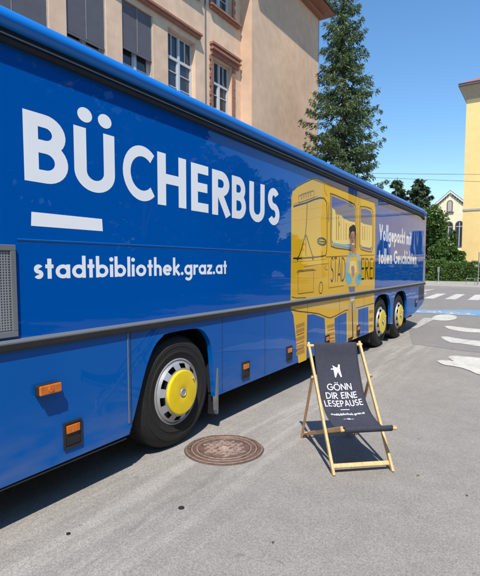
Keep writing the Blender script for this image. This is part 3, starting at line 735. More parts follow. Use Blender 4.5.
fp([(354.8, 280), (356.6, 275.4), (359.8, 273.2), (361.5, 277), (360.4, 283.4), (357.0, 286)], .0074, 'sleeve_cuff', M['cyan_print'])
fp([(350.4, 245), (350.9, 250.5), (352.8, 254), (355.0, 250.8), (354.9, 245)], .0068, 'neck', M['skin_print'])
fp([(349.9, 235), (350.5, 231.6), (352.6, 230.4), (354.6, 231.4), (355.3, 236), (355.1, 241.5), (354.2, 246), (352.6, 248.6), (351.0, 246.6), (350.1, 242.5)], .0074, 'face', M['skin_print'])
fp([(349.6, 240), (349.2, 236), (349.3, 231.5), (349.0, 228.8), (350.0, 226.4), (351.6, 225.8), (353.0, 224.4), (354.8, 225.4), (355.7, 228.6), (356.0, 234), (355.6, 239.4), (355.2, 236.6), (354.7, 233.4), (354.0, 231.6), (352.6, 231.2), (351.2, 232.2), (350.3, 234.0), (350.0, 237)], .0080, 'hair', M['hair_print'])
for pts_ in ([(350.7, 238.1), (351.9, 237.9), (351.9, 238.5), (350.7, 238.7)], [(353.5, 237.9), (354.6, 238.0), (354.6, 238.6), (353.5, 238.5)], [(350.6, 236.9), (352.0, 236.5), (352.0, 236.9), (350.6, 237.3)], [(353.4, 236.5), (354.7, 236.7), (354.7, 237.1), (353.4, 236.9)], [(352.5, 239), (353.0, 241.2), (352.3, 241.3)]):
    fp(pts_, .0084, 'facial_feature', M['hair_print'])
fp([(351.3, 243.2), (352.8, 243.6), (354.2, 243.1), (353.4, 244.6), (352.1, 244.7)], .0084, 'mouth', M['white'])
fp([(348.4, 287), (355, 286.6), (354.6, 291.9), (349.6, 292.8)], .0060, 'trousers', M['grey_print_reflection'])
fp([(349.6, 294.6), (354.8, 293.8), (354.4, 299.5), (351.5, 301), (349.6, 299)], .0060, 'trousers', M['white'])
fp([(349.2, 300), (351.6, 301.4), (351.9, 312), (352.2, 325), (352.2, 338.6), (348.6, 340.4), (348.2, 325), (348.0, 312)], .0058, 'trouser_leg', M['trouser_print'])
fp([(352.2, 301.2), (355.0, 299.8), (356.8, 312), (357.2, 324), (357.0, 336.2), (353.4, 338), (353.0, 325), (352.6, 312)], .0058, 'trouser_leg', M['trouser_print'])
fp([(351.8, 302), (352.3, 302), (353.0, 325), (353.2, 338.2), (352.4, 338.6), (352.0, 325)], .0064, 'trouser_crease', M['hair_print'])
fp([(347.9, 338.5), (352.2, 336.5), (352.4, 340.2), (347.7, 342)], .0066, 'shoe', M['hair_print'])
fp([(357.8, 327), (359.4, 326), (359.6, 332), (357.9, 333.4)], .0060, 'shoe', M['hair_print'])

# ================================================================== DECKCHAIR
FL = Vector((-1.32, 3.44, 0)); U = Vector((.756, .6547, 0)).normalized(); Fv = Vector((U.y, -U.x, 0)); Zv = Vector((0, 0, 1))
def dc(u, f, z): return FL+U*u+Fv*f+Zv*z
chair = empty('deck_chair', tuple(dc(.24, -.4, 0)), 'wooden deck chair with dark navy canvas seat printed in white, standing on the asphalt', 'deck chair')
W = .485
def rail(a, b, wd, dp, m='wood', nm='rail', bev=.006):
    """rectangular batten"""
    a = Vector(a); b = Vector(b); d = (b-a).normalized(); nrm = d.cross(U).normalized()
    vs = [p+U*sx*wd/2+nrm*sy*dp/2 for p in (a, b) for sx, sy in ((-1, -1), (1, -1), (1, 1), (-1, 1))]
    mb = MB(); mb.add(vs, [(0, 1, 2, 3), (7, 6, 5, 4), (0, 4, 5, 1), (1, 5, 6, 2), (2, 6, 7, 3), (3, 7, 4, 0)])
    return mb.build(nm, M[m], chair, bevel=bev)
rail(dc(0, .005, .0), dc(0, -.72, .925), .022, .036, nm='front_frame_rail'); rail(dc(W, .005, .0), dc(W, -.72, .925), .022, .036, nm='front_frame_rail')
rail(dc(.030, -.88, .018), dc(.030, .085, .40), .022, .036, 'woodred', 'seat_frame_rail'); rail(dc(W-.030, -.88, .018), dc(W-.030, .075, .385), .022, .036, 'woodred', 'seat_frame_rail')
rail(dc(-.022, -.83, .0), dc(-.022, -.505, .665), .018, .030, 'woodred', 'support_strut'); rail(dc(W+.022, -.83, .0), dc(W+.022, -.505, .665), .018, .030, 'woodred', 'support_strut')
def dowel(a, b, r, m='wood', nm='crossbar'):
    mb = MB(); mb.tube(a, b, r, n=16); return mb.build(nm, M[m], chair, True)
dowel(dc(-.02, -.70, .90), dc(W+.02, -.70, .90), .014)
rail(dc(0, 0, 0), dc(0, 0, 0.001), .001, .001) if False else None
mb = MB(); a = dc(.012, -.045, .055); b = dc(W-.012, -.045, .055)
n1 = (Fv*-.011+Zv*.014); n2 = Vector((Fv.x*.009, Fv.y*.009, .007))
mb.add([p+s1*n1+s2*n2 for p in (a, b) for s1, s2 in ((-1, -1), (1, -1), (1, 1), (-1, 1))], [(0, 1, 2, 3), (7, 6, 5, 4), (0, 4, 5, 1), (1, 5, 6, 2), (2, 6, 7, 3), (3, 7, 4, 0)])
mb.build('crossbar', M['wood'], chair, bevel=.005)
dowel(dc(.02, .082, .385), dc(W-.018, .080, .381), .011, 'wood')
dowel(dc(.03, -.80, .05), dc(W-.03, -.80, .05), .012, 'woodred')
dowel(dc(-.022, -.80, .06), dc(W+.022, -.80, .06), .009, 'woodred')
for u_ in (-.034, W+.034):
    mb = MB(); mb.tube(dc(u_-.006, -.505, .65), dc(u_+.006, -.505, .65), .010); mb.build('bolt', M['greystrip'], chair, True)
# canvas
prof = [(-.714, .905), (-.706, .922), (-.690, .918), (-.680, .895), (-.655, .80), (-.60, .68), (-.54, .575), (-.465, .475), (-.36, .395), (-.24, .352), (-.11, .340), (0, .362), (.070, .402), (.098, .408), (.106, .39), (.098, .372), (.08, .362)]
def smoothp(pr, k=5):
    out = []
    for i in range(len(pr)-1):
        p0 = pr[max(i-1, 0)]; p1 = pr[i]; p2 = pr[i+1]; p3 = pr[min(i+2, len(pr)-1)]
        for j in range(k):
            t = j/k
            out.append(tuple(.5*((2*p1[c])+(-p0[c]+p2[c])*t+(2*p0[c]-5*p1[c]+4*p2[c]-p3[c])*t*t+(-p0[c]+3*p1[c]-3*p2[c]+p3[c])*t**3) for c in (0, 1)))
    return out+[pr[-1]]
sp = smoothp(prof)
arcl = [0]
for a, b in zip(sp, sp[1:]): arcl.append(arcl[-1]+math.hypot(b[0]-a[0], b[1]-a[1]))
NU = 14; u0, u1 = .045, W-.036
vs = []; fs = []
for j, (f_, z_) in enumerate(sp):
    k = math.sin(PI*min(1, arcl[j]/arcl[-1]))
    for i in range(NU+1):
        q = i/NU; sag = .012*k*(1-(2*q-1)**2); un = u1-.024*(arcl[j]/arcl[-1])**2
        vs.append(dc(u0+(un-u0)*q, f_-sag*.5, z_-sag+.002*math.sin(q*19+j*.3)*k))
for j in range(len(sp)-1):
    for i in range(NU):
        a = j*(NU+1)+i; fs.append((a, a+1, a+NU+2, a+NU+1))
cv = link('canvas', vs, fs, M['fabric'], chair, True)
so_ = cv.modifiers.new('thick', 'SOLIDIFY'); so_.thickness = .003; so_.offset = 0
# hems
for uu in (u0+.003, u1-.003):
    mb = MB()
    for k_, (a, b) in enumerate(zip(sp[10:-12], sp[11:-11])):
        e_ = [0 if uu < .2 else -.024*(arcl[10+k_+z_]/arcl[-1])**2 for z_ in (0, 1)]
        mb.tube(dc(uu+e_[0], a[0], a[1]), dc(uu+e_[1], b[0], b[1]), .0028, n=6, cap=False)
    mb.build('hem', M['fabric'], cv, True)
# measured profile used for the print position
pm = [(-.70, .91), (-.655, .80), (-.60, .68), (-.54, .575), (-.465, .475), (-.36, .395), (-.24, .352), (-.11, .338), (0, .355), (.075, .385)]
off0 = 0
for j, (f_, z_) in enumerate(sp):
    if f_ > -.685 and z_ < .90: off0 = arcl[j]; break
def canvas_pt(u_, t, d):
    """t: distance down the canvas from the top bar"""
    s = t+off0-.012
    for j in range(len(sp)-1):
        if arcl[j+1] >= s: break
    k = (s-arcl[j])/(arcl[j+1]-arcl[j]); f_ = sp[j][0]+(sp[j+1][0]-sp[j][0])*k; z_ = sp[j][1]+(sp[j+1][1]-sp[j][1])*k
    tn = Vector((sp[j+1][0]-sp[j][0], sp[j+1][1]-sp[j][1])).normalized(); nn = Vector((-tn.y, tn.x))
    if nn.y < 0 and nn.x < 0: nn = -nn
    if nn.x < 0: nn = -nn
    kk = math.sin(PI*min(1, s/arcl[-1])); q = (u_-u0)/(u1-u0); sag = .012*kk*(1-(2*q-1)**2)
    d = d+.0035
    return dc(u_, f_-sag*.5+nn.x*d, z_-sag+nn.y*d+.002*math.sin(q*19+j*.3)*kk)
CP = lambda u_, v_, d: canvas_pt(u_, -v_, d)
for txt, a, b, t0, hh in (('GÖNN', .120, .345, .408, .060), ('DIR EINE', .095, .375, .487, .060), ('LESEPAUSE', .065, .405, .566, .062)):
    lettering(layout(txt, .125, a, b, -t0, hh, .13), .125, CP, 'lettering', M['chairwhite'], cv, .0004, sub=3)
lettering(layout('stadtbibliothek.graz.at', .16, .085, .385, -.668, .026, .10), .16, CP, 'lettering', M['chairwhite'], cv, .0004, sub=2)
def canvas_shape(pts, name):
    bm = bmesh.new(); vs = [bm.verts.new(CP(x, -y, .0008)) for x, y in pts]; f = bm.faces.new(vs); bmesh.ops.triangulate(bm, faces=[f])
    me = bpy.data.meshes.new(name); bm.to_mesh(me); bm.free(); me.materials.append(M['chairwhite'])
    o = bpy.data.objects.new(name, me); C.objects.link(o); o.parent = cv
canvas_shape([(.19, .598), (.27, .598), (.27, .604), (.19, .604)], 'underline_bar')
canvas_shape([(.175, .722), (.20, .722), (.20, .727), (.175, .727)], 'small_mark'); canvas_shape([(.208, .716), (.236, .716), (.236, .732), (.208, .732)], 'small_mark')
canvas_shape([(.242, .722), (.265, .722), (.265, .727), (.242, .727)], 'small_mark')
# white emblem: winged, long-legged shape  (px -> canvas: x .19..27, t .175...295)
emb = [(.196, .182), (.212, .190), (.228, .200), (.240, .203), (.250, .196), (.250, .182), (.255, .174), (.263, .173), (.269, .180), (.266, .196), (.265, .215), (.268, .245), (.274, .285), (.264, .290), (.252, .262), (.246, .244), (.238, .246), (.228, .268), (.216, .292), (.208, .288), (.206, .250), (.204, .222), (.180, .220), (.180, .213), (.200, .210), (.205, .203)]
canvas_shape(emb, 'emblem')

# ================================================================== MANHOLE and small covers
mh = empty('manhole_cover', (-2.34, 3.43, 0), 'round rusty cast iron manhole cover set in the asphalt beside the bus', 'manhole cover')
b = MB(); b.lathe([(.354, .0008), (.345, .0016)], (-2.34, 3.43, 0), (0, 0, 1), 64); b.build('joint_sealing', M['bark'], mh)
b = MB(); b.lathe([(.345, .001), (.343, .009), (.31, .012), (.300, .012), (.298, .004)], (-2.34, 3.43, 0), (0, 0, 1), 64); b.build('cover_frame', M['rust'], mh, True)
b = MB(); b.lathe([(.297, .006), (.294, .011), (.272, .012), (.268, .007), (.001, .007)], (-2.34, 3.43, 0), (0, 0, 1), 64)
for r_ in (.245, .215): b.lathe([(r_+.008, .007), (r_+.006, .012), (r_-.006, .012), (r_-.008, .007)], (-2.34, 3.43, 0), (0, 0, 1), 64)
for i in range(24):
    t = 2*PI*i/24; p = Vector((math.cos(t), math.sin(t), 0)); q = Vector((-p.y, p.x, 0)); c_ = Vector((-2.34, 3.43, .0))
    b.add([c_+p*r_+q*s_+Zv*z_ for r_ in (.222, .238) for s_ in (-.006, .006) for z_ in (.007, .0115)], [(0, 1, 3, 2), (4, 6, 7, 5), (1, 5, 7, 3), (0, 4, 5, 1), (2, 3, 7, 6)])
lid = b.build('lid', M['rust'], mh, True)
b = MB(); ca = math.cos(R(-24)); sa = math.sin(R(-24))
def rr(x, y, z): return (-2.34+x*ca-y*sa, 3.43+x*sa+y*ca, z)
for i in range(-7, 8):
    x = i*.027; L_ = math.sqrt(max(0, .200**2-x*x))
    segs = 6
    for j in range(-3, 4):
        y0_ = (j+(.5 if i % 2 else 0))*.082-.034; y1_ = y0_+.068
        if abs(y0_) > L_ or abs(y1_) > L_: continue
        if abs(x) < .075 and abs((y0_+y1_)/2) < .06: continue
        b.add([rr(x+dx, yy, z_) for dx in (-.0085, .0085) for yy in (y0_, y1_) for z_ in (.007, .0145)], [(0, 1, 3, 2), (4, 6, 7, 5), (1, 5, 7, 3), (0, 4, 5, 1), (2, 3, 7, 6)])
b.build('raised_pattern', M['rustlight'], lid)
b = MB(); b.lathe([(.052, .007), (.050, .0125), (.036, .0125), (.034, .009), (.02, .009), (.018, .0135), (.001, .0135)], (-2.34, 3.43, 0), (0, 0, 1), 24)
for s_ in (-1, 1): b.add([rr(s_*.072+dx, yy, z_) for dx in (-.012, .012) for yy in (-.045, .045) for z_ in (.007, .0135)], [(0, 1, 3, 2), (4, 6, 7, 5), (1, 5, 7, 3), (0, 4, 5, 1), (2, 3, 7, 6)])
b.build('centre_boss', M['rustlight'], lid, True)
for r_ in (.336, .286, .240):
    b = MB(); b.lathe([(r_+.004, .0120), (r_+.003, .0145), (r_-.003, .0145), (r_-.004, .0120)], (-2.34, 3.43, 0), (0, 0, 1), 64); b.build('raised_ring', M['rustlight'], lid if r_ < .3 else bpy.data.objects['cover_frame'], True)
def plug(x, y, r, lab):
    b = MB(); b.lathe([(r, .0005), (r*.96, .006), (r*.7, .007), (r*.66, .005), (.0005, .005)], (x, y, 0), (0, 0, 1), 20)
    tag(b.build('survey_plug', M['rubber'], None, True), lab, 'ground plug', 'small plugs in the asphalt')
plug(-2.0, 2.42, .021, 'larger dark round plug in the asphalt below the manhole cover')
plug(-2.38, 1.81, .013, 'tiny dark plug in the asphalt near the front end of the bus')

# ================================================================== LEFT BUILDING
lb = empty('tan_building', (-12, 12, 0), 'tan stucco building with terracotta window trims rising behind the blue bus', 'building')
XW, XR = -10.6, -10.08
WT, WB = 9.33, 7.05
wins = [(5.95, 7.90, WB, WT, 'blind'), (8.42, 9.75, WB, WT, 'blind'), (10.36, 11.66, WB, WT, 'blind'), (12.36, 13.82, WB, WT, 'plain'), (14.84, 16.12, WB-.05, 9.28, 'quoin'),
        (3.6, 5.2, WB, WT, 'blind'), (3.6, 5.2, 11.12, 13.3, 'plain'), (5.95, 7.90, 11.12, 13.3, 'plain'), (8.42, 9.75, 11.12, 13.3, 'plain'), (10.36, 11.66, 11.12, 13.3, 'plain'), (12.36, 13.82, 11.12, 13.3, 'plain'), (14.84, 16.12, 11.12, 13.3, 'quoin')]
# wall with openings, built as a grid of boxes
def wall_grid(x_face, thick, ya, yb, za, zb, holes, name, m, parent):
    ys = sorted({ya, yb} | {h[0] for h in holes} | {h[1] for h in holes}); zs = sorted({za, zb} | {h[2] for h in holes} | {h[3] for h in holes})
    ys = [y for y in ys if ya <= y <= yb]; zs = [z for z in zs if za <= z <= zb]
    def solid(i, j):
        if i < 0 or j < 0 or i >= len(ys)-1 or j >= len(zs)-1: return False
        cy = (ys[i]+ys[i+1])/2; cz = (zs[j]+zs[j+1])/2
        return not any(h[0] < cy < h[1] and h[2] < cz < h[3] for h in holes)
    b = MB()
    for i in range(len(ys)-1):
        for j in range(len(zs)-1):
            if not solid(i, j): continue
            a0, a1, c0, c1 = ys[i], ys[i+1], zs[j], zs[j+1]; xb = x_face-thick
            b.add([(x_face, a0, c0), (x_face, a1, c0), (x_face, a1, c1), (x_face, a0, c1)], [(0, 1, 2, 3)])
            if not solid(i-1, j): b.add([(x_face, a0, c0), (x_face, a0, c1), (xb, a0, c1), (xb, a0, c0)], [(0, 1, 2, 3)])
            if not solid(i+1, j): b.add([(x_face, a1, c0), (xb, a1, c0), (xb, a1, c1), (x_face, a1, c1)], [(0, 1, 2, 3)])
            if not solid(i, j-1): b.add([(x_face, a0, c0), (xb, a0, c0), (xb, a1, c0), (x_face, a1, c0)], [(0, 1, 2, 3)])
            if not solid(i, j+1): b.add([(x_face, a0, c1), (x_face, a1, c1), (xb, a1, c1), (xb, a0, c1)], [(0, 1, 2, 3)])
    return link(name, b.v, b.f, m, parent)
YB0 = -6
wall_grid(XW, .45, YB0, 16.78, 0, 14.15, [w_[:4] for w_ in wins], 'wall', M['stucco'], lb)
b = MB(); b.box(-24, XW-.5, YB0, 16.8, 0, 14.1); b.build('interior_block', M['dark'], lb)
b = MB(); b.box(-24, XR, 16.78, 23.25, 0, 14.15); b.build('projecting_wing', M['stucco2'], lb)
b = MB(); b.box(-24, XW-.46, YB0-.02, YB0, 0, 14.15); b.build('wall', M['stucco'], lb)
# windows
for y0_, y1_, z0_, z1_, kind in wins:
    X_ = XW-.17; b = MB(); t = .07
    b.box(X_-.08, X_, y0_, y0_+t, z0_, z1_); b.box(X_-.08, X_, y1_-t, y1_, z0_, z1_); b.box(X_-.08, X_, y0_+t, y1_-t, z0_, z0_+t); b.box(X_-.08, X_, y0_+t, y1_-t, z1_-t, z1_)
    ym = (y0_+y1_)/2; zt = z1_-(z1_-z0_)*.36
    b.box(X_-.07, X_+.02, ym-.05, ym+.05, z0_+t, z1_-t); b.box(X_-.07, X_+.015, y0_+t, ym-.05, zt-.045, zt+.045); b.box(X_-.07, X_+.015, ym+.05, y1_-t, zt-.045, zt+.045)
    for ya_, yb_ in ((y0_+t, ym-.05), (ym+.05, y1_-t)):
        b.box(X_-.06, X_-.01, ya_, ya_+.045, z0_+t, zt-.05); b.box(X_-.06, X_-.01, yb_-.045, yb_, z0_+t, zt-.05)
        for q in (.33, .66):
            zz = z0_+t+(zt-z0_)*q; b.box(X_-.055, X_-.012, ya_+.046, yb_-.046, zz-.014, zz+.014)
        b.box(X_-.06, X_-.01, (ya_+yb_)/2-.02, (ya_+yb_)/2+.02, zt+.05, z1_-t)
    wf = b.build('window', M['winwhite'], lb)
    b = MB(); b.box(X_-.05, X_-.04, y0_+.02, y1_-.02, z0_+.02, z1_-.02); b.build('pane', M['glass'], wf)
    if kind != 'blind':
        b = MB()
        for k in range(8):
            ya_ = ym+.10+k*.05; b.add([(X_-.13, ya_, z0_+.1), (X_-.10, ya_+.025, z0_+.1), (X_-.13, ya_+.05, z0_+.1), (X_-.13, ya_, zt), (X_-.10, ya_+.025, zt), (X_-.13, ya_+.05, zt)], [(0, 1, 4, 3), (1, 2, 5, 4)])
        b.build('curtain', M['curtain'], wf)
    if kind == 'blind' and z0_ < 10:
        bl = MB(); zb = 7.5 if y0_ < 8 else 7.68 if y0_ < 10 else 8.02
        z = z1_-.02
        while z > zb:
            bl.add([(X_+.112, y0_+.03, z), (X_+.112, y1_-.03, z), (X_+.118, y1_-.03, z-.020), (X_+.118, y0_+.03, z-.020), (X_+.112, y0_+.03, z-.024), (X_+.112, y1_-.03, z-.024)], [(0, 1, 2, 3), (3, 2, 5, 4)]); z -= .024
        bl.box(X_+.09, X_+.13, y0_+.03, y1_-.03, zb-.06, zb-.02)
        ob = bl.build('blind', M['blind'], wf)
        g_ = MB(); g_.box(X_+.08, X_+.14, y0_, y0_+.028, z0_, z1_); g_.box(X_+.08, X_+.14, y1_-.028, y1_, z0_, z1_); g_.box(X_+.126, X_+.13, ym-.006, ym+.006, zb, z1_); g_.build('blind_guide', M['stone'], wf)
    # sills
    b = MB(); b.box(XW-.165, XW+.09, y0_-.08, y1_+.08, z0_-.09, z0_-.005); b.build('window_sill', M['terra'], wf)
# ledges above the windows
def ledge(ya, yb, z, parent=lb, big=False):
    b = MB()
    if big:
        b.box(XW, XW+.17, ya-.06, yb+.06, z+.22, z+.30); b.box(XW, XW+.11, ya-.02, yb+.02, z+.12, z+.22); b.box(XW, XW+.17, ya-.04, yb+.04, z+.05, z+.12); b.box(XW, XW+.07, ya, yb, z-.12, z+.05)
    else:
        b.box(XW, XW+.16, ya, yb, z, z+.07); b.box(XW, XW+.10, ya+.03, yb-.03, z-.09, z)
    b.build('ledge', M['terra'], lb)
ledge(3.0, 14.05, 9.62); ledge(14.72, 16.55, 9.42, big=True); ledge(14.62, 16.62, 10.98); ledge(3.0, 14.05, 10.95)
# quoin blocks round the two ornate windows
for z0_, z1_ in ((6.9, 9.28), (11.06, 13.4)):
    b = MB(); k = 0; z = z0_
    while z < z1_-.1:
        wdt = .17 if k % 2 else .26
        b.box(XW+.001, XW+.045, 14.835-wdt*.8, 14.835, z, z+.15); b.box(XW+.001, XW+.045, 16.125, 16.125+wdt*.8, z, z+.15); z += .157; k += 1
    b.build('brick_surround', M['terra'], lb)
b = MB(); b.tube((XW+.03, 14.38, 0), (XW+.03, 14.38, 14.1), .022, n=8); b.build('lightning_cable', M['zinc'], lb)
b = MB(); b.tube((XR-.02, 23.30, 0), (XR-.02, 23.30, 14.1), .05, n=10); b.build('downpipe', M['lampgrey'], lb)
# eaves
b = MB(); b.box(-24.6, XW+.62, YB0-.6, 16.2, 14.15, 14.30); b.box(-24.6, XR+.66, 16.2, 23.85, 14.151, 14.301)
b.box(XW, XW+.25, YB0, 16.77, 13.95, 14.149); b.box(XR, XR+.22, 16.8, 23.4, 13.93, 14.148)
b.build('eaves', M['terra'], lb)
b = MB(); b.tube((XW+.70, YB0-.6, 14.30), (XW+.70, 16.1, 14.30), .08); b.tube((XR+.74, 16.1, 14.30), (XR+.74, 23.95, 14.30), .08); b.build('gutter', M['zinc'], lb, True)
b = MB(); b.add([(XR+.66, YB0-.6, 14.302), (XR+.66, 23.85, 14.302), (-24.6, 23.85, 14.302), (-24.6, YB0-.6, 14.302), (-17, 18, 18), (-17, -1, 18)], [(0, 1, 4, 5), (1, 2, 4), (2, 3, 5, 4), (3, 0, 5)]); b.build('roof', M['tiles'], lb)

# ================================================================== RIGHT YELLOW BUILDING
rb = empty('yellow_building', (3, 55, 0), 'large yellow building with red tiled roof cut off by the right edge of the photo', 'building')
YF = 52; XL = -7.02; XRR = 16.5
b = MB(); b.box(XL, XRR, YF, YF+14, .11, 17.55); wl = b.build('wall', M['yellowwall'], rb)
b = MB(); b.box(XL-.05, XRR+.05, YF-.06, YF+14.05, 6.92, 7.10); b.build('string_course', M['stone'], rb)
b = MB(); b.box(XL-.05, XRR+.05, YF-.08, YF+14.05, .11, 1.9); b.build('plinth', M['stone'], rb)
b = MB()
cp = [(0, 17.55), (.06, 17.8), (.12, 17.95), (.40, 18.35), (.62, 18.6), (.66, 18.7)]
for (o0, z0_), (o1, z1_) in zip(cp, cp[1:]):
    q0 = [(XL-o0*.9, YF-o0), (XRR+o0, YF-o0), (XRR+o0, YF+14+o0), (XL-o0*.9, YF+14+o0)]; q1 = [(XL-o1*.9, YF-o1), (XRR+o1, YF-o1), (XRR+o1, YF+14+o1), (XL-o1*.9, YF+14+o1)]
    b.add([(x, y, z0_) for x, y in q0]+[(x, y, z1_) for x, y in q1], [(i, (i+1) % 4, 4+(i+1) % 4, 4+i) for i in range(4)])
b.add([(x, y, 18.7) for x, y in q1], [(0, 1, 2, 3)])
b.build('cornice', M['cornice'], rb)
b = MB(); b.box(XL-.66, XRR+.95, YF-.85, YF+15, 18.701, 18.90); b.build('gutter', M['zinc'], rb)
b = MB(); b.add([(XL-.64, YF-.9, 18.91), (XRR+.9, YF-.9, 18.91), (XRR+.9, YF+15, 18.91), (XL-.64, YF+15, 18.91), (XL+6, YF+7, 22.5), (XRR-6, YF+7, 22.5)], [(0, 1, 5, 4), (1, 2, 5), (2, 3, 4, 5), (3, 0, 4)]); b.build('roof', M['tiles'], rb)
for i in range(6):
    for z0_, z1_ in ((2.6, 5.2), (8.2, 10.9), (12.4, 15.0)):
        x = -4.9+i*3.4
        if i == 0: continue
        b = MB(); b.box(x, x+1.3, YF-.07, YF-.005, z0_, z0_+.1); b.box(x, x+1.3, YF-.07, YF-.005, z1_-.1, z1_)
        for q in (0, .6, 1.2): b.box(x+q, x+q+.1, YF-.07, YF-.005, z0_+.1, z1_-.1)
        wf = b.build('window', M['winwhite'], rb)
        b = MB(); b.box(x+.1, x+1.2, YF-.03, YF-.002, z0_+.1, z1_-.1); b.build('pane', M['glass'], wf)
b = MB(); b.tube((-6.35+.2, YF-.1, 1.9), (-6.35+.2, YF-.1, 6.9), .001); 

# ================================================================== GABLED HOUSE
gh = empty('gabled_house', (-13.4, 88, 0), 'pale yellow gabled house with arched windows and a toothed gable, behind the trees', 'house')
YG = 85; xc = -13.4; hw = 2.7; zp = 13.55; ze = 11.2
pts = [(xc-hw, 0), (xc+hw, 0), (xc+hw, ze), (xc, zp), (xc-hw, ze)]
b = MB(); b.extr(pts, lambda u, v, d: (u, YG+d, v), 0, 12); b.build('wall', M['palewall'], gh)
b = MB(); b.box(xc-14, xc-hw-.01, YG+2, YG+12, 0, 11.0); b.build('wall', M['palewall'], gh)
b = MB(); b.add([(xc-14, YG+1.6, 11.0), (xc-hw-.01, YG+1.6, 11.0), (xc-hw-.01, YG+7, 12.4), (xc-14, YG+7, 12.4), (xc-14, YG+12, 11), (xc-hw-.01, YG+12, 11)], [(0, 1, 2, 3), (3, 2, 5, 4), (1, 5, 2), (0, 3, 4), (0, 4, 5, 1)]); b.build('roof', M['greyroof'], gh)
b = MB(); d_ = (hw+.3); zz = ze-(zp-ze)/hw*.3
b.extr([(xc-d_, zz+.05), (xc, zp+.05), (xc+d_, zz+.05), (xc+d_, zz+.20), (xc, zp+.20), (xc-d_, zz+.20)], lambda u, v, d: (u, YG-.25+d, v), 0, 12.4); rf = b.build('gable_roof', M['greyroof'], gh)
b = MB(); b.extr([(xc-d_, zz-.20), (xc, zp-.20), (xc+d_, zz-.20), (xc+d_, zz+.04), (xc, zp+.04), (xc-d_, zz+.04)], lambda u, v, d: (u, YG-.28+d, v), 0, .26); b.build('gable_trim', M['white_plaster'], gh)
for s_ in (-1, 1):
    for i in range(7):
        u_ = s_*(.35+i*.36); z_ = zp-abs(u_)*(zp-ze)/hw; b = MB()
        b.box(xc+u_-.09, xc+u_+.09, YG-.15, YG-.001, z_-.52, z_-.24); b.build('gable_tooth', M['darkstone'], gh)
def arched(x0_, x1_, z0_, z1_, kind):
    r_ = (x1_-x0_)/2; xm = (x0_+x1_)/2
    o_ = [(x0_-.14, z0_-.1), (x1_+.14, z0_-.1), (x1_+.14, z1_-r_)]+[(xm+math.cos(R(a))*(r_+.14), z1_-r_+math.sin(R(a))*(r_+.14)) for a in range(15, 180, 15)]+[(x0_-.14, z1_-r_)]
    b = MB(); b.extr(o_, lambda u, v, d: (u, YG-d, v), .001, .08); fr = b.build('window', M['darkstone'], gh)
    i_ = [(x0_, z0_), (x1_, z0_), (x1_, z1_-r_)]+[(xm+math.cos(R(a))*r_, z1_-r_+math.sin(R(a))*r_) for a in range(15, 180, 15)]+[(x0_, z1_-r_)]
    b = MB(); b.extr(i_, lambda u, v, d: (u, YG-d, v), .081, .085); b.build('pane', M['glass'] if kind else M['stone'], fr)
    if kind:
        b = MB(); b.box(xm-.05, xm+.05, YG-.11, YG-.086, z0_, z1_-.1); b.box(x0_, x1_, YG-.112, YG-.0865, z1_-r_-.3, z1_-r_-.2); b.build('glazing_bar', M['winwhite'], fr)
arched(-13.75, -13.15, 10.35, 12.0, 0)
b = MB(); b.box(-14.1, -12.8, YG-.2, YG-.001, 10.1, 10.24); b.build('ledge', M['darkstone'], gh)
arched(-14.05, -13.0, 4.6, 8.6, 1); arched(-12.4, -11.4, 4.6, 8.6, 1)

# ================================================================== VEGETATION
def cards(centres, size, mname, name, parent, elong=1.0, droop=0, seed=1, n_per=1):
    rnd = random.Random(seed); vs = []; fs = []
    for c_, sz in centres:
        for _ in range(n_per):
            d = Vector((rnd.gauss(0, 1), rnd.gauss(0, 1), rnd.gauss(0, .7)-droop)).normalized()
            e = d.cross(Vector((rnd.gauss(0, 1), rnd.gauss(0, 1), rnd.gauss(0, 1)))).normalized()
            s_ = size*sz*rnd.uniform(.6, 1.3); p = Vector(c_); k = len(vs)
            vs += [p-d*s_*elong*.5, p+e*s_*.32, p+d*s_*elong*.5, p-e*s_*.32]; fs.append((k, k+1, k+2, k+3))
    return link(name, vs, fs, M[mname], parent)

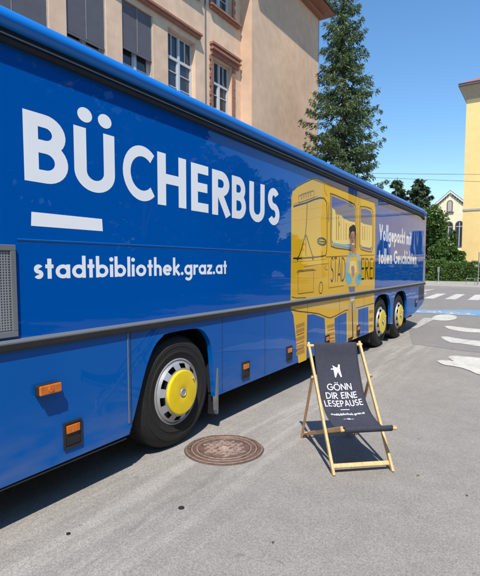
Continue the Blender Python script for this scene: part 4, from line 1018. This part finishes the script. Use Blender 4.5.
def fir(name, x, y, z0, hgt, rmax, label, seed, profile, leaf='fir', card=.13, per=9, levels=46, cat='tree', group=None, gap=.06, nb0=5, var=(.50, 1.12)):
    rnd = random.Random(seed)
    t = empty(name, (x, y, z0), label, cat, group)
    b = MB(); prev = None
    pts = [(x+.05*math.sin(i*1.3), y+.05*math.cos(i*1.1), z0+hgt*i/10) for i in range(11)]
    for i in range(10): b.tube(pts[i], pts[i+1], .20*(1-i/10.3)*rmax/2+.015, .20*(1-(i+1)/10.3)*rmax/2+.015, n=9, cap=False)
    vs = []; fs = []
    for l in range(levels):
        q = (l+rnd.random()*.6)/levels; zc = z0+hgt*(.05+.95*q)
        Lr = rmax*profile(q)
        nb = nb0 if q < .85 else 4
        a0 = rnd.random()*6.28
        for k in range(nb):
            a = a0+k*2*PI/nb+rnd.gauss(0, .25); Lb = Lr*rnd.uniform(*var)
            if Lb < .12: Lb = .12
            if rnd.random() < gap: continue
            dirv = Vector((math.cos(a), math.sin(a), 0)); steps = max(3, int(Lb/.16))
            base = Vector((x, y, zc)); last = base; drp = rnd.uniform(.45, .95)
            side_ = Vector((-dirv.y, dirv.x, 0))
            for s_ in range(1, steps+1):
                u_ = s_/steps; p = base+dirv*Lb*u_+Zv*(-drp*Lb*math.sin(u_*2.2)*.55+.10*Lb*u_*u_)
                if s_ % 2 == 0 or s_ == steps: b.tube(last, p, .018*(1.15-u_)*max(rmax, 1)/2+.003, n=4, cap=False); last = p
                if u_ < .22: continue
                spread = .36*Lb*(1-abs(u_-.55)*1.3)*.62+.05
                if rnd.random() < .10: continue
                for c_ in range(per):
                    o = p+side_*rnd.uniform(-1, 1)*spread+dirv*rnd.gauss(0, .05)+Zv*(-abs(rnd.gauss(0, .10))-.02)
                    d = (dirv*rnd.uniform(.1, .9)+side_*rnd.gauss(0, .6)+Zv*rnd.gauss(-.55, .35)).normalized()
                    e = d.cross(Vector((rnd.gauss(0, 1), rnd.gauss(0, 1), rnd.gauss(0, 1)))).normalized()
                    sz = card*rnd.uniform(.6, 1.4); kk = len(vs)
                    vs += [o-d*sz*.55, o+e*sz*.17, o+d*sz*.75, o-e*sz*.17]; fs.append((kk, kk+1, kk+2, kk+3))
    # leader tip
    b.build('trunk', M['bark'], t, True)
    link('crown', vs, fs, M[leaf], t)
    return t
def prof_fir(q):
    # half-width by height, read off the silhouette
    tab = [(0, .60), (.12, .85), (.30, 1.0), (.45, 1.0), (.58, .86), (.70, .62), (.82, .46), (.92, .32), (1, .12)]
    for a, b in zip(tab, tab[1:]):
        if q <= b[0]: return a[1]+(b[1]-a[1])*(q-a[0])/(b[0]-a[0])
    return .1
fir('fir_tree', -7.72, 20.6, .11, 14.1, 1.95, 'tall drooping fir tree beyond the bus roof against blue sky', 5, prof_fir, per=34, levels=64, card=.115, gap=.05, nb0=6, var=(.62, 1.08))

def prof_pine(q): return max(.16, (.95+.12*math.sin(q*16))*(1-q)**.62+.06)
for x, y, hgt, rm, sd, lab in ((-13.55, 52.4, 10.9, 3.0, 3, 'dark conifer at the far end of the bus, the left one of two'), (-11.45, 52.9, 10.7, 3.3, 4, 'dark conifer beside the gabled house, the right one of two')):
    fir('conifer_tree', x, y, 0, hgt, rm, lab, sd, prof_pine, 'pine', card=.42, per=26, levels=30, group='dark conifers behind the bus')

def bush(name, x, y, z0, h, rx, ry, label, seed, n=5000, size=.28, leaf='leaf', trunk=True, cat='tree', group=None, lobes=14, zmin=.15):
    rnd = random.Random(seed); t = empty(name, (x, y, z0), label, cat, group)
    L_ = []
    for i in range(lobes):
        a = rnd.random()*6.28; rr_ = rnd.random()**.5; zq = rnd.uniform(zmin, .88)
        wq = math.sqrt(max(0, 1-(abs(zq-.42)/.60)**2)) if zq > .42 else 1
        L_.append((x+math.cos(a)*rx*.62*rr_*wq, y+math.sin(a)*ry*.62*rr_*wq, z0+h*zq, rnd.uniform(.28, .46)))
    cs = []
    for i in range(n):
        l = rnd.choice(L_); d = Vector((rnd.gauss(0, 1), rnd.gauss(0, 1), rnd.gauss(0, 1))).normalized()*(rnd.random()**.45)
        cs.append(((l[0]+d.x*l[3]*rx, l[1]+d.y*l[3]*ry, max(z0+.05, l[2]+d.z*l[3]*h*.42)), 1))
    cards(cs, size, leaf, 'crown' if trunk else 'foliage', t, 1.2, .2, seed)
    b = MB()
    b.tube((x, y, z0), (x+.1, y, z0+h*.45), .09*h/5, .05*h/5, n=8, cap=False)
    for i in range(7):
        l = L_[i]; b.tube((x+.05, y, z0+h*.22+.04*i*h/5), l[:3], .045*h/5, .012, n=5, cap=False)
    b.build('trunk', M['bark'], t, True)
    return t
bush('leafy_tree', -9.55, 49.5, 0, 7.4, 1.9, 1.7, 'green leafy tree between the end of the bus and the gabled house', 11, 7000, .26)
bush('round_shrub', -7.9, 48.4, 0, 4.7, 2.1, 1.4, 'round bright green shrub rising above the hedge before the yellow building', 12, 8000, .22, trunk=False, cat='shrub')
bush('leafy_tree', -7.75, 51.0, 0, 4.9, .75, .6, 'slim green tree against the corner of the yellow building', 13, 2600, .24)
bush('leafy_tree', -11.6, 49.0, 0, 6.6, 1.5, 1.4, 'darker leafy tree below the conifers just beyond the rear corner of the bus', 14, 4500, .26, 'pine')
# added out of view: trees that darken the reflections in the bus side
# trees and hedge over the road are unseen, placed to mirror dark in the paint
ST = [(10.5, -11, 'first from the south'), (11.5, -5, 'second from the south'), (11, 1, 'third from the south, opposite the front wheel'), (11.5, 7, 'fourth from the south'), (12, 13, 'fifth from the south, opposite the rear wheels'),
      (13, 19.5, 'sixth from the south'), (15, 26, 'fourth from the crossing'), (17, 33, 'third from the crossing'), (19, 40, 'second from the crossing'), (21, 48, 'nearest to the yellow building')]
for i, (x, y, lab) in enumerate(ST):
    bush('added_street_tree', x, y, 0, 10.8+.5*(i % 3), 4.4, 4.6, 'unseen broad tree added across the road to darken the bus reflections, '+lab, 31+i, 6000, .62, 'pine', group='unseen trees added across the road for dark reflections', zmin=.12)
rnd = random.Random(77); cs = []
for i in range(9000):
    y = rnd.uniform(-14, 30); cs.append(((8.6+.14*max(0, y-8)+abs(rnd.gauss(0, .3))-.2*math.sin(y), y, rnd.uniform(.1, 2.0+.3*math.sin(y*1.7))), 1))
hg2 = empty('hedge', (9.5, 8, 0), 'unseen dark hedge added across the road for even dark bus reflections', 'hedge')  # added out of view to keep the mirrored scene evenly dark
cards(cs, .55, 'pine', 'foliage', hg2, 1.1, .1, 6)
# litter
for x, y, a_, lab in ((*ground(418, 476), .4, 'small yellow-green leaf lying right of the deck chair'), (*ground(467, 496), 1.5, 'small dark leaf lying near the right edge of the photo'), (*ground(273, 543), 2.2, 'tiny dark leaf lying in the near foreground')):
    b = MB(); ca_, sa_ = math.cos(a_)*.014, math.sin(a_)*.014
    b.add([(x-ca_, y-sa_, .003), (x+sa_*.6, y-ca_*.6, .008), (x+ca_, y+sa_, .004), (x-sa_*.6, y+ca_*.6, .009)], [(0, 1, 2), (0, 2, 3)])
    o_ = b.build('fallen_leaf', M['hedge'] if 'yellow' in lab else M['bark']); tag(o_, lab, 'leaf')

# hedge: one continuous clipped row
rnd = random.Random(21); cs = []
for i in range(46000):
    x = rnd.uniform(-22, 10); top_ = 1.78+.10*math.sin(x*1.3)+.07*math.sin(x*3.1+1)+.05*math.sin(x*7)
    yc_ = 46.5-.04*x*0; face = rnd.random()
    yb_ = 45.75+.12*math.sin(x*2.3)+.08*math.sin(x*5.1)
    if face < .70: y = yb_+abs(rnd.gauss(0, .12)); z = rnd.uniform(.1, top_)
    else: y = rnd.uniform(yb_, yb_+1.1); z = top_+rnd.gauss(0, .08)
    if math.sin(x*2.7+z*3.3)+math.sin(x*5.3-z*4.1) < -1.25 and rnd.random() < .8: continue
    cs.append(((x, y, z+.08), 1))
hg = empty('hedge', (-6, 46.3, .0), 'long clipped green hedge along the far pavement', 'hedge')
cards(cs, .16, 'hedge', 'foliage', hg, 1.2, .1, 5)
b = MB(); b.box(-22, 10, 46.15, 46.75, .12, 1.45); b.build('stem_mass', M['bark'], hg)
b = MB(); b.box(-22, 10, 44.9, 45.1, .0, .22); tag(b.build('low_wall', M['stone']), 'low stone edging running in front of the hedge', 'low wall')

# ================================================================== STREET FURNITURE, WIRES
def post(x, y, h, r, lab, plate_=None, name='sign_post'):
    t = empty(name, (x, y, .12), lab, 'post')
    b = MB(); b.tube((x, y, .12), (x, y, .12+h), r, n=10); b.build('pole', M['lampgrey'], t, True)
    b = MB(); b.tube((x, y, .12), (x, y, .18), r*1.8, r*1.2, n=10); b.build('base', M['lampgrey'], t, True)
    if plate_: b = MB(); b.box(x-plate_[0]/2, x+plate_[0]/2, y-r-.02, y-r-.001, .12+h-plate_[1], .12+h); b.build('sign_plate', M['lampgrey'], t)
post(-7.62, 43.6, 1.35, .055, 'short grey post before the hedge near the end of the bus', (.18, .45))
post(-4.15, 39.6, 2.45, .035, 'tall thin grey pole on the far pavement near the yellow building')
t = empty('bicycle_rack', (-4.6, 40.2, .12), 'low tubular bike rack beside the thin pole on the far pavement', 'bike rack')
for i in range(2):
    b = MB(); x = -4.75+i*.75; r_ = .02
    P4 = [(x-.3, 40.3, .12), (x-.3, 40.3, .62), (x+.3, 40.3, .62), (x+.3, 40.3, .12)]
    for a, c_ in zip(P4, P4[1:]): b.tube(a, c_, r_, n=8)
    b.build('hoop', M['lampgrey'], t, True)
def wire(za, zb, lab):
    b = MB(); pts = []
    for i in range(41):
        u_ = i/40; x = -30+60*u_; pts.append((x, 34, za+(zb-za)*u_+.35*((2*u_-1)**2-.5)))
    for a, c_ in zip(pts, pts[1:]): b.tube(a, c_, .012, n=5, cap=False)
    tag(b.build('overhead_wire', M['rubber']), lab, 'wire', 'overhead wires across the street')
def wz(p, q):   # heights where the two photo points meet the wire's plane
    out = []
    for x, y in (p, q):
        r = ray(x, y); t_ = 34/r.y; out.append((r.x*t_, H+r.z*t_))
    s_ = (out[1][1]-out[0][1])/(out[1][0]-out[0][0]); c0 = out[0][1]-s_*out[0][0]; return c0-30*s_+.17, c0+30*s_+.17
wire(*wz((384, 174), (480, 174.4)), 'upper of the two thin dark wires crossing the sky')
wire(*wz((384, 178.3), (480, 181.6)), 'lower of the two thin dark wires crossing the sky')
